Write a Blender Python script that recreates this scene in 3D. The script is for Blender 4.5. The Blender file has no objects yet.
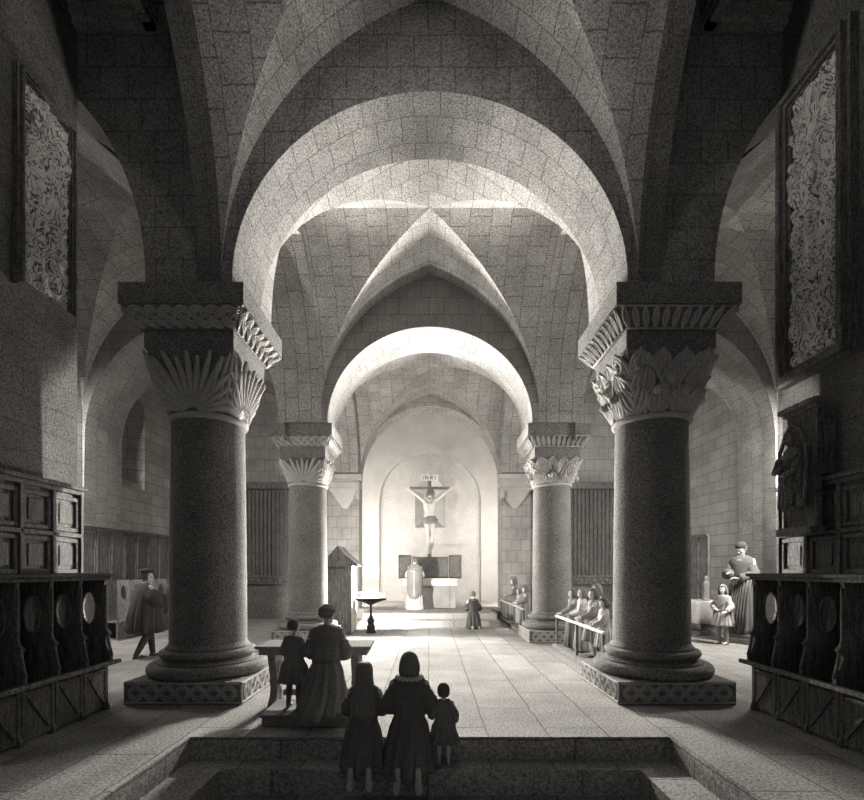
import bpy, bmesh, math, random
from math import sin, cos, pi, sqrt, radians
from mathutils import Vector, Matrix
random.seed(7)
SC = bpy.context.scene
COL = SC.collection

# ------------------------------------------------------------------ materials
def _n(nt, typ, x=0, y=0, **kw):
    n = nt.nodes.new(typ); n.location = (x, y)
    for k, v in kw.items(): setattr(n, k, v)
    return n

def mixmul(nt, a, b, fac=1.0):
    m = nt.nodes.new('ShaderNodeMix'); m.data_type = 'RGBA'; m.blend_type = 'MULTIPLY'
    m.inputs[0].default_value = fac
    nt.links.new(a, m.inputs[6]); nt.links.new(b, m.inputs[7])
    return m.outputs[2]

def ramp(nt, src, p0, c0, p1, c1):
    r = nt.nodes.new('ShaderNodeValToRGB')
    e = r.color_ramp.elements
    e[0].position = p0; e[0].color = (*([c0]*3), 1) if not hasattr(c0, '__len__') else (*c0, 1)
    e[1].position = p1; e[1].color = (*([c1]*3), 1) if not hasattr(c1, '__len__') else (*c1, 1)
    nt.links.new(src, r.inputs[0])
    return r.outputs[0]

def material(name, col, rough=.9, grain=48, gamt=.7, brick=None, wood=None, metal=0.0, bump=.25, mott=.25, spec=.2):
    m = bpy.data.materials.new(name); m.use_nodes = True
    nt = m.node_tree; b = nt.nodes['Principled BSDF']
    b.inputs['Roughness'].default_value = rough
    b.inputs['Metallic'].default_value = metal
    b.inputs['Specular IOR Level'].default_value = spec
    tc = nt.nodes.new('ShaderNodeTexCoord')
    rgb = nt.nodes.new('ShaderNodeRGB'); rgb.outputs[0].default_value = (*col, 1)
    out = rgb.outputs[0]
    # coarse blotches of age
    n1 = nt.nodes.new('ShaderNodeTexNoise'); n1.inputs['Scale'].default_value = 1.7; n1.inputs['Detail'].default_value = 4
    nt.links.new(tc.outputs['Object'], n1.inputs['Vector'])
    out = mixmul(nt, out, ramp(nt, n1.outputs[0], .3, 1-mott, .7, 1.0+mott*.3))
    # fine stone grain
    n2 = nt.nodes.new('ShaderNodeTexNoise'); n2.inputs['Scale'].default_value = grain; n2.inputs['Detail'].default_value = 3
    n2.inputs['Roughness'].default_value = .8
    nt.links.new(tc.outputs['Object'], n2.inputs['Vector'])
    out = mixmul(nt, out, ramp(nt, n2.outputs[0], .38, 1-gamt, .6, 1.0+gamt*.25))
    if wood:
        mp = nt.nodes.new('ShaderNodeMapping'); mp.inputs['Scale'].default_value = wood
        nt.links.new(tc.outputs['Object'], mp.inputs['Vector'])
        n3 = nt.nodes.new('ShaderNodeTexNoise'); n3.inputs['Scale'].default_value = 6; n3.inputs['Detail'].default_value = 5
        nt.links.new(mp.outputs[0], n3.inputs['Vector'])
        out = mixmul(nt, out, ramp(nt, n3.outputs[0], .35, .45, .65, 1.15))
    hsrc = n2.outputs[0]
    if brick:
        uv = nt.nodes.new('ShaderNodeUVMap'); uv.uv_map = 'UVMap'
        nd = nt.nodes.new('ShaderNodeTexNoise'); nd.inputs['Scale'].default_value = 3.0
        nt.links.new(uv.outputs[0], nd.inputs['Vector'])
        vm = nt.nodes.new('ShaderNodeVectorMath'); vm.operation = 'MULTIPLY_ADD'
        vm.inputs[1].default_value = (.05, .05, 0)
        nt.links.new(nd.outputs['Color'], vm.inputs[0]); nt.links.new(uv.outputs[0], vm.inputs[2])
        br = nt.nodes.new('ShaderNodeTexBrick')
        br.inputs['Scale'].default_value = 1
        br.inputs['Brick Width'].default_value = brick[0]; br.inputs['Row Height'].default_value = brick[1]
        br.inputs['Mortar Size'].default_value = brick[2]; br.inputs['Mortar Smooth'].default_value = .6
        br.inputs['Bias'].default_value = 0
        v = brick[3]
        br.inputs['Color1'].default_value = (1, 1, 1, 1); br.inputs['Color2'].default_value = (v, v, v, 1)
        mo = brick[4]
        br.inputs['Mortar'].default_value = (mo, mo, mo, 1)
        nt.links.new(vm.outputs[0], br.inputs['Vector'])
        out = mixmul(nt, out, br.outputs['Color'])
    nt.links.new(out, b.inputs['Base Color'])
    if bump:
        bp = nt.nodes.new('ShaderNodeBump'); bp.inputs['Strength'].default_value = bump; bp.inputs['Distance'].default_value = .02
        nt.links.new(hsrc, bp.inputs['Height']); nt.links.new(bp.outputs[0], b.inputs['Normal'])
    return m

def painted(name):
    """gilt and dark painting in swirling shapes"""
    m = material(name, tone(1.25), gamt=.35, grain=60)
    nt = m.node_tree; b = nt.nodes['Principled BSDF']; src = b.inputs['Base Color'].links[0].from_socket
    tc = nt.nodes.new('ShaderNodeTexCoord'); n1 = nt.nodes.new('ShaderNodeTexNoise'); n1.inputs['Scale'].default_value = 3.2
    n1.inputs['Detail'].default_value = 3; n1.inputs['Distortion'].default_value = 1.6
    mp = nt.nodes.new('ShaderNodeMapping'); mp.inputs['Scale'].default_value = (1, 1.5, .8)
    nt.links.new(tc.outputs['Object'], mp.inputs[0]); nt.links.new(mp.outputs[0], n1.inputs['Vector'])
    mm = nt.nodes.new('ShaderNodeMath'); mm.operation = 'MULTIPLY'; mm.inputs[1].default_value = 9; nt.links.new(n1.outputs[0], mm.inputs[0])
    pp = nt.nodes.new('ShaderNodeMath'); pp.operation = 'PINGPONG'; pp.inputs[1].default_value = .5; nt.links.new(mm.outputs[0], pp.inputs[0])
    nt.links.new(mixmul(nt, src, ramp(nt, pp.outputs[0], .04, .14, .26, 1.0)), b.inputs['Base Color'])
    return m

def emit_mat(name, col, s):
    m = bpy.data.materials.new(name); m.use_nodes = True
    b = m.node_tree.nodes['Principled BSDF']
    b.inputs['Base Color'].default_value = (*col, 1)
    b.inputs['Emission Color'].default_value = (*col, 1); b.inputs['Emission Strength'].default_value = s
    return m

W_ = (.66, .645, .622)
def tone(k): return (W_[0]*k, W_[1]*k, W_[2]*k)
M = {}
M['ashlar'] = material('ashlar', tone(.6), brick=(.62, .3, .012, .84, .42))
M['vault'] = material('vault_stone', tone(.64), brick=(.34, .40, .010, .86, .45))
M['vault_dimmed'] = material('dimmed_vault_stone', tone(.42), brick=(.34, .40, .010, .86, .5))  # vault stone darkened: shade and toned-down glare put into the colour
M['ashlar_shaded'] = material('shaded_ashlar_stone', tone(.27), brick=(.62, .3, .010, .9, .65))  # ashlar darkened: shade of the near bay put into the colour
M['plaster'] = material('old_plaster', tone(.7), gamt=.4, mott=.12)
M['floor'] = material('floor_slabs', tone(.66), brick=(1.5, .62, .012, .8, .40), grain=40, gamt=.65)
M['column'] = material('column_stone', tone(.35), gamt=.72)
M['carve'] = material('carved_stone', tone(.7), gamt=.4, grain=60)
M['wood'] = material('dark_oak', tone(.32), wood=(9, 9, .9), rough=.7, gamt=.6)
M['palerwood'] = material('paler_oak', tone(.40), wood=(9, 9, .9), rough=.7, gamt=.6)  # same oak as above in a paler tone
M['paleboard'] = material('pale_board', tone(1.0), gamt=.25)
M['relief'] = material('relief_stone', tone(1.0), gamt=.55, grain=40)
M['painted'] = painted('painted_relief')
M['skin'] = material('skin', tone(.95), gamt=.15, grain=50, rough=.7, mott=.1, bump=.05)
M['black'] = material('black_cloth', tone(.27), gamt=.4, grain=60)
M['dark'] = material('dark_cloth', tone(.38), gamt=.4, grain=60)
M['mid'] = material('grey_cloth', tone(.42), gamt=.45, grain=60)
M['light'] = material('pale_cloth', tone(.8), gamt=.4, grain=60)
M['white'] = material('white_linen', tone(1.15), gamt=.2, grain=60)
M['hair'] = material('dark_hair', tone(.28), gamt=.5, grain=80)
M['hairmid'] = material('brown_hair', tone(.42), gamt=.5, grain=80)
M['iron'] = material('black_iron', tone(.06), rough=.55, metal=.3, gamt=.4)
M['statue'] = material('statue_stone', tone(.24), gamt=.4)
M['soot'] = material('soot_cloth', tone(.12), gamt=.4, grain=60)
M['wax'] = material('wax', tone(.6), gamt=.1)
M['glass'] = material('leaded_glass', tone(.16), rough=.3, gamt=.3, brick=(.14, .2, .02, .9, .3))
M['lead'] = material('lead', tone(.08), rough=.6)
M['eye'] = material('eye_dark', tone(.06), rough=.3, gamt=.1)
M['ink'] = material('ink', tone(.05))
M['flame'] = emit_mat('flame', (1, .9, .7), 3.0)
M['daylight'] = emit_mat('window_daylight', (1, .97, .9), .4)

# ------------------------------------------------------------------ mesh builder
def boxuv(me):
    uvl = me.uv_layers.get('UVMap') or me.uv_layers.new(name='UVMap')
    d = uvl.data
    for p in me.polygons:
        n = p.normal; ax = max(range(3), key=lambda i: abs(n[i]))
        for li in p.loop_indices:
            c = me.vertices[me.loops[li].vertex_index].co
            d[li].uv = (c.y, c.z) if ax == 0 else ((c.x, c.z) if ax == 1 else (c.y, c.x))

class MB:
    def __init__(s): s.v = []; s.f = []; s.uv = {}
    def add(s, vs, fs, uvs=None):
        o = len(s.v); s.v += [tuple(x) for x in vs]
        for i, f in enumerate(fs):
            if uvs: s.uv[len(s.f)] = uvs[i]
            s.f.append(tuple(o+k for k in f))
        return s
    def box(s, x0, x1, y0, y1, z0, z1, bev=0, rot=None, piv=None):
        if bev:
            b = min(bev, (x1-x0)/2.01, (y1-y0)/2.01, (z1-z0)/2.01)
            vs = []; 
            bm = bmesh.new(); bmesh.ops.create_cube(bm, size=1)
            for v in bm.verts: v.co = Vector(((x0+x1)/2+v.co.x*(x1-x0), (y0+y1)/2+v.co.y*(y1-y0), (z0+z1)/2+v.co.z*(z1-z0)))
            bmesh.ops.bevel(bm, geom=bm.edges[:], offset=b, segments=2, affect='EDGES', profile=.6)
            bm.verts.index_update()
            vs = [v.co.copy() for v in bm.verts]; fs = [[v.index for v in f.verts] for f in bm.faces]; bm.free()
        else:
            vs = [Vector(p) for p in ((x0,y0,z0),(x1,y0,z0),(x1,y1,z0),(x0,y1,z0),(x0,y0,z1),(x1,y0,z1),(x1,y1,z1),(x0,y1,z1))]
            fs = [(0,3,2,1),(4,5,6,7),(0,1,5,4),(1,2,6,5),(2,3,7,6),(3,0,4,7)]
        if rot is not None:
            pv = Vector(piv) if piv else Vector(((x0+x1)/2,(y0+y1)/2,(z0+z1)/2))
            vs = [rot @ (v-pv) + pv for v in vs]
        return s.add(vs, fs)
    def loft(s, rings, cap0=True, cap1=True, closed=True):
        n = len(rings[0]); vs = [p for r in rings for p in r]; fs = []
        for i in range(len(rings)-1):
            for j in range(n if closed else n-1):
                a = i*n+j; b = i*n+(j+1) % n
                fs.append((a, b, b+n, a+n))
        if cap0: fs.append(tuple(reversed(range(n))))
        if cap1: fs.append(tuple(range((len(rings)-1)*n, len(rings)*n)))
        return s.add(vs, fs)
    def lathe(s, prof, n=32, c=(0,0,0), cap0=True, cap1=True, rot=None):
        rings = []
        for r, z in prof:
            ring = []
            for k in range(n):
                a = 2*pi*k/n; p = Vector((r*cos(a), r*sin(a), z))
                if rot is not None: p = rot @ p
                ring.append(p+Vector(c))
            rings.append(ring)
        return s.loft(rings, cap0, cap1)
    def tube(s, pts, r, n=8, closed=False, flat=1.0):
        pts = [Vector(p) for p in pts]; rr = r if hasattr(r, '__len__') else [r]*len(pts)
        rings = []; up = None; m = len(pts)
        for i, p in enumerate(pts):
            if closed: t = (pts[(i+1) % m]-pts[i-1])
            else: t = pts[min(i+1, m-1)]-pts[max(i-1, 0)]
            t.normalize()
            if up is None: up = t.orthogonal().normalized()
            up = (up - t*up.dot(t))
            up = up.normalized() if up.length > 1e-6 else t.orthogonal().normalized()
            sd = t.cross(up)
            rings.append([p+up*rr[i]*cos(2*pi*k/n)+sd*rr[i]*flat*sin(2*pi*k/n) for k in range(n)])
        if closed:
            rings.append(rings[0]); return s.loft(rings, False, False)
        return s.loft(rings)
    def ell(s, c, rx, ry, rz, n=16, m=10, rot=None):
        rings = []; c = Vector(c)
        vs = [Vector((0,0,-rz))]; 
        for i in range(1, m):
            ph = -pi/2+pi*i/m
            for k in range(n):
                a = 2*pi*k/n; vs.append(Vector((rx*cos(ph)*cos(a), ry*cos(ph)*sin(a), rz*sin(ph))))
        vs.append(Vector((0,0,rz))); fs = []
        for k in range(n): fs.append((0, 1+(k+1) % n, 1+k))
        for i in range(m-2):
            for k in range(n):
                a = 1+i*n+k; b = 1+i*n+(k+1) % n; fs.append((a, b, b+n, a+n))
        L = len(vs)-1; o = 1+(m-2)*n
        for k in range(n): fs.append((o+k, o+(k+1) % n, L))
        if rot is not None: vs = [rot @ v for v in vs]
        return s.add([v+c for v in vs], fs)
    def cap(s, p0, p1, r0, r1, n=12):
        p0 = Vector(p0); p1 = Vector(p1); d = p1-p0; L = d.length
        if L < 1e-6: return s.ell(p0, r0, r0, r0)
        q = d.to_track_quat('Z', 'Y').to_matrix(); prof = []
        for i in range(1, 6): ph = -pi/2+pi/2*i/5; prof.append((r0*cos(ph), r0*sin(ph)))
        for i in range(0, 5): ph = pi/2*i/5; prof.append((r1*cos(ph), L+r1*sin(ph)))
        return s.lathe(prof, n, p0, True, True, q)
    def plate(s, outline, holes, th, mp):
        """flat outline with holes, given a thickness; mp maps (u, v, w) to a point"""
        bm = bmesh.new(); es = []
        for lp in [outline]+holes:
            vs = [bm.verts.new((u, v, 0)) for u, v in lp]
            for i in range(len(vs)): es.append(bm.edges.new((vs[i], vs[(i+1) % len(vs)])))
        bmesh.ops.triangle_fill(bm, use_beauty=True, use_dissolve=False, edges=es)
        r = bmesh.ops.extrude_face_region(bm, geom=bm.faces[:]+[])
        for e in r['geom']:
            if isinstance(e, bmesh.types.BMVert): e.co.z += th
        bmesh.ops.recalc_face_normals(bm, faces=bm.faces[:])
        bm.verts.index_update()
        vs = [mp(*v.co) for v in bm.verts]; fs = [[v.index for v in f.verts] for f in bm.faces]; bm.free()
        return s.add(vs, fs)
    def build(s, name, mat, parent=None, smooth=False, angle=None, fix=True):
        me = bpy.data.meshes.new(name); me.from_pydata(s.v, [], s.f); me.update()
        if fix:
            bm = bmesh.new(); bm.from_mesh(me); bmesh.ops.recalc_face_normals(bm, faces=bm.faces[:]); bm.to_mesh(me); bm.free()
        boxuv(me)
        if s.uv:
            # uv given per face as list of (vertex, uv)
            d = me.uv_layers['UVMap'].data
            for fi, uvs in s.uv.items():
                p = me.polygons[fi]
                look = {v: u for v, u in zip(s.f[fi], uvs)}
                for li in p.loop_indices: d[li].uv = look[me.loops[li].vertex_index]
        if mat: me.materials.append(mat)
        if smooth:
            for p in me.polygons: p.use_smooth = True
            if angle:
                me.set_sharp_from_angle(angle=radians(angle))
        return link(name, me, parent)

def link(name, me, parent=None):
    o = bpy.data.objects.new(name, me); COL.objects.link(o)
    if parent: o.parent = parent
    return o
def tag(o, label=None, cat=None, group=None, kind=None):
    if label: o['label'] = label
    if cat: o['category'] = cat
    if group: o['group'] = group
    if kind: o['kind'] = kind
    return o
def thing(name, label, cat, loc=(0,0,0), rz=0, group=None, scale=1):
    o = bpy.data.objects.new(name, None); COL.objects.link(o)
    o.location = loc; o.rotation_euler = (0, 0, rz); o.scale = (scale,)*3; o.empty_display_size = .2
    return tag(o, label, cat, group)
def struct(o): o['kind'] = 'structure'; return o
def copy_tree(o, parent=None):
    c = o.copy(); COL.objects.link(c)
    if parent: c.parent = parent
    for ch in list(o.children): copy_tree(ch, c)
    return c

# ------------------------------------------------------------------ camera (eye 1.7 m above the upper floor)
F = 485.0
cam_d = bpy.data.cameras.new('camera'); cam = bpy.data.objects.new('camera', cam_d); COL.objects.link(cam)
cam_d.sensor_fit = 'HORIZONTAL'; cam_d.sensor_width = 36; cam_d.lens = 36*F/864
cam_d.shift_x = 2/864; cam_d.shift_y = 170/864; cam_d.clip_start = .05
cam.location = (0, 0, 1.7); cam.rotation_euler = (pi/2, 0, 0)
SC.camera = cam

# ------------------------------------------------------------------ building shell
def pf(t, c=.42): t = min(max(t, 0), 1); return sqrt(max(0, (1+c)**2-(t+c)**2))/sqrt(1+2*c)
_arc = [0.0]
for i in range(1, 201):
    a, b = (i-1)/200, i/200
    _arc.append(_arc[-1]+sqrt((b-a)**2+(1.3*(pf(b)-pf(a)))**2))
def arc(t): x = min(max(t, 0), 1)*200; i = min(int(x), 199); return _arc[i]+(_arc[i+1]-_arc[i])*(x-i)

def groin(name, xc, W, yc, L, z0, H, mat, webs='fblr', N=26):
    mb = MB()
    ts = [sin(pi/2*i/N) for i in range(N+1)]
    ss = [-sin(pi/2*i/N) for i in range(N, 0, -1)]+ts
    for w in webs:
        vs = []; uv = []
        for t in ts:
            for s in ss:
                z = z0+H*pf(t*abs(s)); au = arc(t*abs(s))*(1 if s >= 0 else -1)
                if w == 'f': p = (xc+W*t*s, yc+L*t, z); uv.append((au*W, L*t))
                if w == 'b': p = (xc+W*t*s, yc-L*t, z); uv.append((au*W, -L*t))
                if w == 'r': p = (xc+W*t, yc+L*t*s, z); uv.append((au*L, W*t))
                if w == 'l': p = (xc-W*t, yc+L*t*s, z); uv.append((au*L, -W*t))
                vs.append(p)
        n = len(ss); fs = []; us = []
        for i in range(N):
            for j in range(n-1):
                q = (i*n+j, i*n+j+1, (i+1)*n+j+1, (i+1)*n+j)
                fs.append(q); us.append([uv[k] for k in q])
        mb.add(vs, fs, us)
    o = mb.build(name, mat, smooth=True, angle=25, fix=False)
    return struct(o)

def slab(name, mp, cols, d0, d1, ztop, mat):
    """wall pierced by arches: cols = [(a, zbottom)...] left to right; mp(a, d, z) -> point"""
    mb = MB(); v = 0.0
    for i in range(len(cols)-1):
        (a0, b0), (a1, b1) = cols[i], cols[i+1]
        l = sqrt((a1-a0)**2+(b1-b0)**2)
        if a1-a0 > 1e-6:
            for d in (d0, d1):
                mb.add([mp(a0, d, b0), mp(a1, d, b1), mp(a1, d, ztop), mp(a0, d, ztop)], [(0, 1, 2, 3)], [[(a0, b0), (a1, b1), (a1, ztop), (a0, ztop)]])
        if l > 1e-6:
            mb.add([mp(a0, d0, b0), mp(a1, d0, b1), mp(a1, d1, b1), mp(a0, d1, b0)], [(0, 1, 2, 3)], [[(v, d0), (v+l, d0), (v+l, d1), (v, d1)]])
        v += l
    for a in (cols[0], cols[-1]):
        mb.add([mp(a[0], d0, a[1]), mp(a[0], d1, a[1]), mp(a[0], d1, ztop), mp(a[0], d0, ztop)], [(0, 1, 2, 3)])
    mb.add([mp(cols[0][0], d0, ztop), mp(cols[-1][0], d0, ztop), mp(cols[-1][0], d1, ztop), mp(cols[0][0], d1, ztop)], [(0, 1, 2, 3)])
    return struct(mb.build(name, mat, fix=True))

def arcpts(c, r, z0, h, n=40, p=None):
    out = []
    for i in range(n+1):
        t = -cos(pi*i/n); z = h*(pf(abs(t)) if p else sqrt(max(0, 1-t*t)))
        out.append((c+r*t, z0+z))
    return out
XY = lambda a, d, z: (a, d, z)       # wall across the church, a = x
YX = lambda a, d, z: (d, a, z)       # wall along the church, a = y

TOP = 9.7
# transverse walls with the three arches
def cross_wall(name, y0, y1, zs, r, ac, ar, az, ah, px, mat='vault', h=None):
    cols = [(-8.3, 0), (-8.0, 0)] + arcpts(-ac, ar, az, ah) + [(-px, zs), (-r, zs)]
    cols += arcpts(0, r, zs, h or r)[1:-1] + [(r, zs), (px, zs)] + arcpts(ac, ar, az, ah) + [(8.0, 0), (8.3, 0)]
    return slab(name, XY, cols, y0, y1, TOP, M[mat])
cross_wall('wall_front_arches', 6.05, 7.05, 5.3, 2.47, 5.76, 2.21, 5.3, 2.9, 3.55, 'vault_dimmed', 2.37)
cross_wall('wall_rear_arches', 11.165, 12.5, 5.1, 2.36, 5.65, 2.3, 4.7, 2.7, 3.35, 'vault_dimmed', 2.2)
# chancel wall, closes the aisles too
slab('wall_chancel_arch', XY, [(-8.3, 0), (-2.5, 0), (-2.5, 4.95)]+arcpts(0, 2.5, 4.95, 2.5)[1:-1]+[(2.5, 4.95), (2.5, 0), (8.3, 0)], 17, 17.9, TOP, M['vault'])
# arcade walls between nave and aisles
for sx, nm in ((-1, 'left'), (1, 'right')):
    slab('wall_arcade_'+nm+'_1', YX, [(7.05, 5.3), (7.62, 5.3)]+arcpts(9.39, 1.77, 5.3, 2.9, p=1)[1:-1]+[(11.165, 5.1)], sx*2.5, sx*3.5, TOP, M['ashlar'])
    slab('wall_arcade_'+nm+'_2', YX, [(12.5, 5.1), (12.73, 5.1)]+arcpts(14.56, 1.83, 5.05, 2.45, p=1)[1:-1]+[(16.4, 5.0), (17.0, 5.0)], sx*2.42, sx*3.4, TOP, M['ashlar'])
    # aisle outer wall
    if sx > 0:
        struct(MB().box(8.0, 8.3, 6.05, 17.0, 0, TOP).build('wall_aisle_right', M['ashlar']))
    # side walls of the near bay
    struct(MB().box(*sorted((sx*4.4, sx*4.8)), -2.2, 6.05, -.5, TOP).build('wall_'+nm, M['ashlar_shaded']))
    # spandrel wall above the near side arch
    slab('wall_spandrel_'+nm, YX, [(-2.2, 5.3), (2.25, 5.3)]+arcpts(4.15, 1.9, 5.3, 3.55, p=1)[1:-1]+[(6.05, 5.3)], sx*2.6, sx*2.9, TOP, M['ashlar_shaded'])
    groin('ceiling_aisle_'+nm+'_1', sx*5.75, 2.25, 9.1, 2.07, 5.2, 3.2, M['vault'])
    groin('ceiling_aisle_'+nm+'_2', sx*5.7, 2.3, 14.75, 2.25, 4.9, 3.0, M['vault'])
# left aisle wall pierced by the lancet window (splayed)
wl = slab('wall_aisle_left', YX, [(6.05, 0), (12.65, 0), (12.65, 3.95)] , -8.0, -8.6, TOP, M['ashlar'])
bpy.data.objects.remove(wl)
mb = MB()
yA, yB, zA, zB = 12.6, 13.6, 3.9, 6.6
ya, yb, za, zb = 12.8, 13.4, 4.5, 6.4
NA = 12
inner = [(yA, zA), (yB, zA)]+[(13.1+.5*cos(pi*i/NA), 6.1+.5*sin(pi*i/NA)) for i in range(NA+1)]
outer_ = [(ya, za), (yb, za)]+[(13.1+.3*cos(pi*i/NA), 6.1+.3*sin(pi*i/NA)) for i in range(NA+1)]
bm = bmesh.new(); es = []
for lp in ([(6.05, 0), (17, 0), (17, TOP), (6.05, TOP)], inner):
    vv = [bm.verts.new((-8.0, u, v)) for u, v in lp]
    for i in range(len(vv)): es.append(bm.edges.new((vv[i], vv[(i+1) % len(vv)])))
bmesh.ops.triangle_fill(bm, use_beauty=True, edges=es)
bm.verts.index_update()
mb.add([v.co.copy() for v in bm.verts], [[v.index for v in f.verts] for f in bm.faces]); bm.free()
n = len(inner)
mb.add([(-8.0, u, v) for u, v in inner]+[(-8.55, u, v) for u, v in outer_], [(i, (i+1) % n, n+(i+1) % n, n+i) for i in range(n)])
struct(mb.build('wall_aisle_left', M['ashlar']))
w = struct(MB().plate(outer_, [], .03, lambda u, v, w: (-8.58+w, u, v)).build('window_1', M['glass']))
mb = MB()
for zz in (4.8, 5.2, 5.6, 6.0): mb.box(-8.56, -8.53, ya, yb, zz-.012, zz+.012)
for yy in (12.8, 13.0, 13.2, 13.39): mb.box(-8.56, -8.53, yy-.012, yy+.012, za, 6.2)
mb.build('window_lead', M['lead'], w)
# nave vaults
groin('ceiling_near_vault', 0, 2.6, 4.15, 1.9, 5.3, 3.55, M['vault'])
groin('ceiling_middle_vault', 0, 2.52, 9.11, 2.06, 5.2, 3.3, M['vault'])
groin('ceiling_far_vault', 0, 2.44, 14.75, 2.25, 5.0, 2.85, M['vault'])
struct(MB().box(-8.6, 8.6, -2.2, 21.4, TOP, TOP+.3).build('ceiling', M['plaster']))
# chancel
ch = MB(); n = 40; R = 3.6
for i in range(n):
    a0, a1 = pi*i/n, pi*(i+1)/n
    ch.add([(-R*cos(a0), 17.9, 5.0+R*sin(a0)), (-R*cos(a1), 17.9, 5.0+R*sin(a1)), (-R*cos(a1), 21, 5.0+R*sin(a1)), (-R*cos(a0), 21, 5.0+R*sin(a0))], [(0, 1, 2, 3)],
           [[(R*a0, 0), (R*a1, 0), (R*a1, 3.1), (R*a0, 3.1)]])
struct(ch.build('ceiling_chancel', M['vault'], smooth=True, fix=False))
# chancel side walls with a window each, kept out of sight behind the jambs
for sx, nm, wn in ((-1, 'left', 2), (1, 'right', 3)):
    struct(MB().plate([(17.9, 0), (21, 0), (21, 5.01), (17.9, 5.01)], [[(18.1, 1.6), (18.1, 4.1), (19.5, 4.1), (19.5, 1.6)]], .3, lambda u, v, w: (sx*(3.6+w), u, v)).build('wall_chancel_'+nm, M['plaster']))
    w = struct(MB().box(*sorted((sx*3.82, sx*3.86)), 18.1, 19.5, 1.6, 4.1).build('window_%d' % wn, M['daylight']))
# east wall: blind round niche round the altar, splayed window embrasure behind the cross
def ring_round(r, z, y, zb, n=30): return [(-r, y, zb)]+[(-r*cos(pi*i/n), y, z+r*sin(pi*i/n)) for i in range(n+1)]+[(r, y, zb)]
NR = [(x, z) for x, _, z in ring_round(2.2, 4.6, 0, .3)]
emb = [(-.66, 3.55), (.66, 3.55), (.66, 5.2), (0.0, 6.1), (-.66, 5.2)]
embb = [(-.3, 3.9), (.3, 3.9), (.3, 5.1), (0.0, 5.5), (-.3, 5.1)]
mb = MB()
mb.plate([(-3.9, 0), (3.9, 0), (3.9, 9.0), (-3.9, 9.0)], [NR], .22, lambda u, v, w: (u, 21+w, v))
mb.plate([(-2.4, 0), (2.4, 0), (2.4, 7.0), (-2.4, 7.0)], [emb], .02, lambda u, v, w: (u, 21.2+w, v))
mb.add([(x, 21.2, z) for x, z in emb]+[(x, 21.75, z) for x, z in embb], [(i, (i+1) % 5, 5+(i+1) % 5, 5+i) for i in range(5)]+[(9, 8, 7, 6, 5)])
struct(mb.build('wall_east', M['plaster']))

struct(MB().box(-.7, .7, 20.97, 20.995, 8.47, 8.53).build('window_6', M['daylight']))  # unseen glowing pane added behind the high chancel lamp
# floors: upper floor, two steps down in front of us on three sides
def flat(name, outline, ztop, th, mat=M['floor'], uvflip=False):
    o = MB().plate(outline, [], th, lambda u, v, w: (u, v, ztop-th+w)).build(name, mat); return struct(o)
flat('floor', [(-8.3, 4.94), (8.3, 4.94), (8.3, 21.2), (-8.3, 21.2)], 0, .5)
for sx, nm in ((-1, 'left'), (1, 'right')):
    x = sorted((sx*2.44, sx*4.8))
    flat('floor_side_'+nm, [(x[0], -2.2), (x[1], -2.2), (x[1], 4.94), (x[0], 4.94)], 0, .5)
flat('trim_step', [(-2.44, -2.2), (-2.03, -2.2), (-2.03, 4.69), (2.03, 4.69), (2.03, -2.2), (2.44, -2.2), (2.44, 4.94), (-2.44, 4.94)], -.23, .3)
flat('floor_lower', [(-2.44, -2.2), (2.44, -2.2), (2.44, 4.94), (-2.44, 4.94)], -.48, .2)
# altar steps
mb = MB().box(-2.1, 2.1, 14.5, 17.0, 0, .17).box(-2.1, 2.1, 15.2, 17.0, .17, .34)
struct(mb.build('trim_altar_steps', M['floor']))
flat('floor_chancel', [(-2.5, 17.0), (2.5, 17.0), (2.5, 17.9), (3.6, 17.9), (3.6, 21.2), (-3.6, 21.2), (-3.6, 17.9), (-2.5, 17.9)], .34, .34)
for sx, wn in ((-1, 4), (1, 5)):  # unseen glowing panes added to go with the near vault lamps
    w = struct(MB().box(*sorted((sx*4.36, sx*4.41)), 3.7, 4.4, 5.5, 6.9).build('window_%d' % wn, M['daylight']))
    MB().box(*sorted((sx*4.33, sx*4.37)), 4.03, 4.07, 5.5, 6.9).build('window_lead', M['lead'], w)
# string course high on the flanking walls
for sx, nm in ((-1, 'left'), (1, 'right')):
    mb = MB()
    for k, (zz, d) in enumerate(((8.42, .10), (8.50, .16), (8.58, .24))):
        mb.box(*sorted((sx*3.42, sx*4.4)), 6.05-d, 6.05, zz, zz+.085)
        mb.box(*sorted((sx*(3.42-.02*k), sx*(3.54+.03*k))), 3.0, 6.05, zz, zz+.085)
    struct(mb.build('trim_cornice_'+nm, M['ashlar']))

# ------------------------------------------------------------------ columns
CH0, CH1 = 3.76, 4.56
def bell_half(t): return .475+.03*t+.095*t*t
def face_pt(k, u, t, off=0.0, z0=CH0, z1=CH1, half=None):
    """point on side k of the capital: u sideways (m), t height share"""
    h = (half or bell_half)(t)+off
    p = Vector((u, -h, z0+(z1-z0)*t))
    return Matrix.Rotation(k*pi/2, 3, 'Z') @ p
def superring(h, e, z, n=48):
    r = []
    for i in range(n):
        a = 2*pi*i/n; c, s = cos(a), sin(a)
        k = (abs(c)**e+abs(s)**e)**(-1/e)
        r.append((h*k*c, h*k*s, z))
    return r
def band(mb, fn, n=60, r=.02, closed=False, flat=1):
    mb.tube([fn(i/n) for i in range(n+1)], r, 6, flat=flat)

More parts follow.
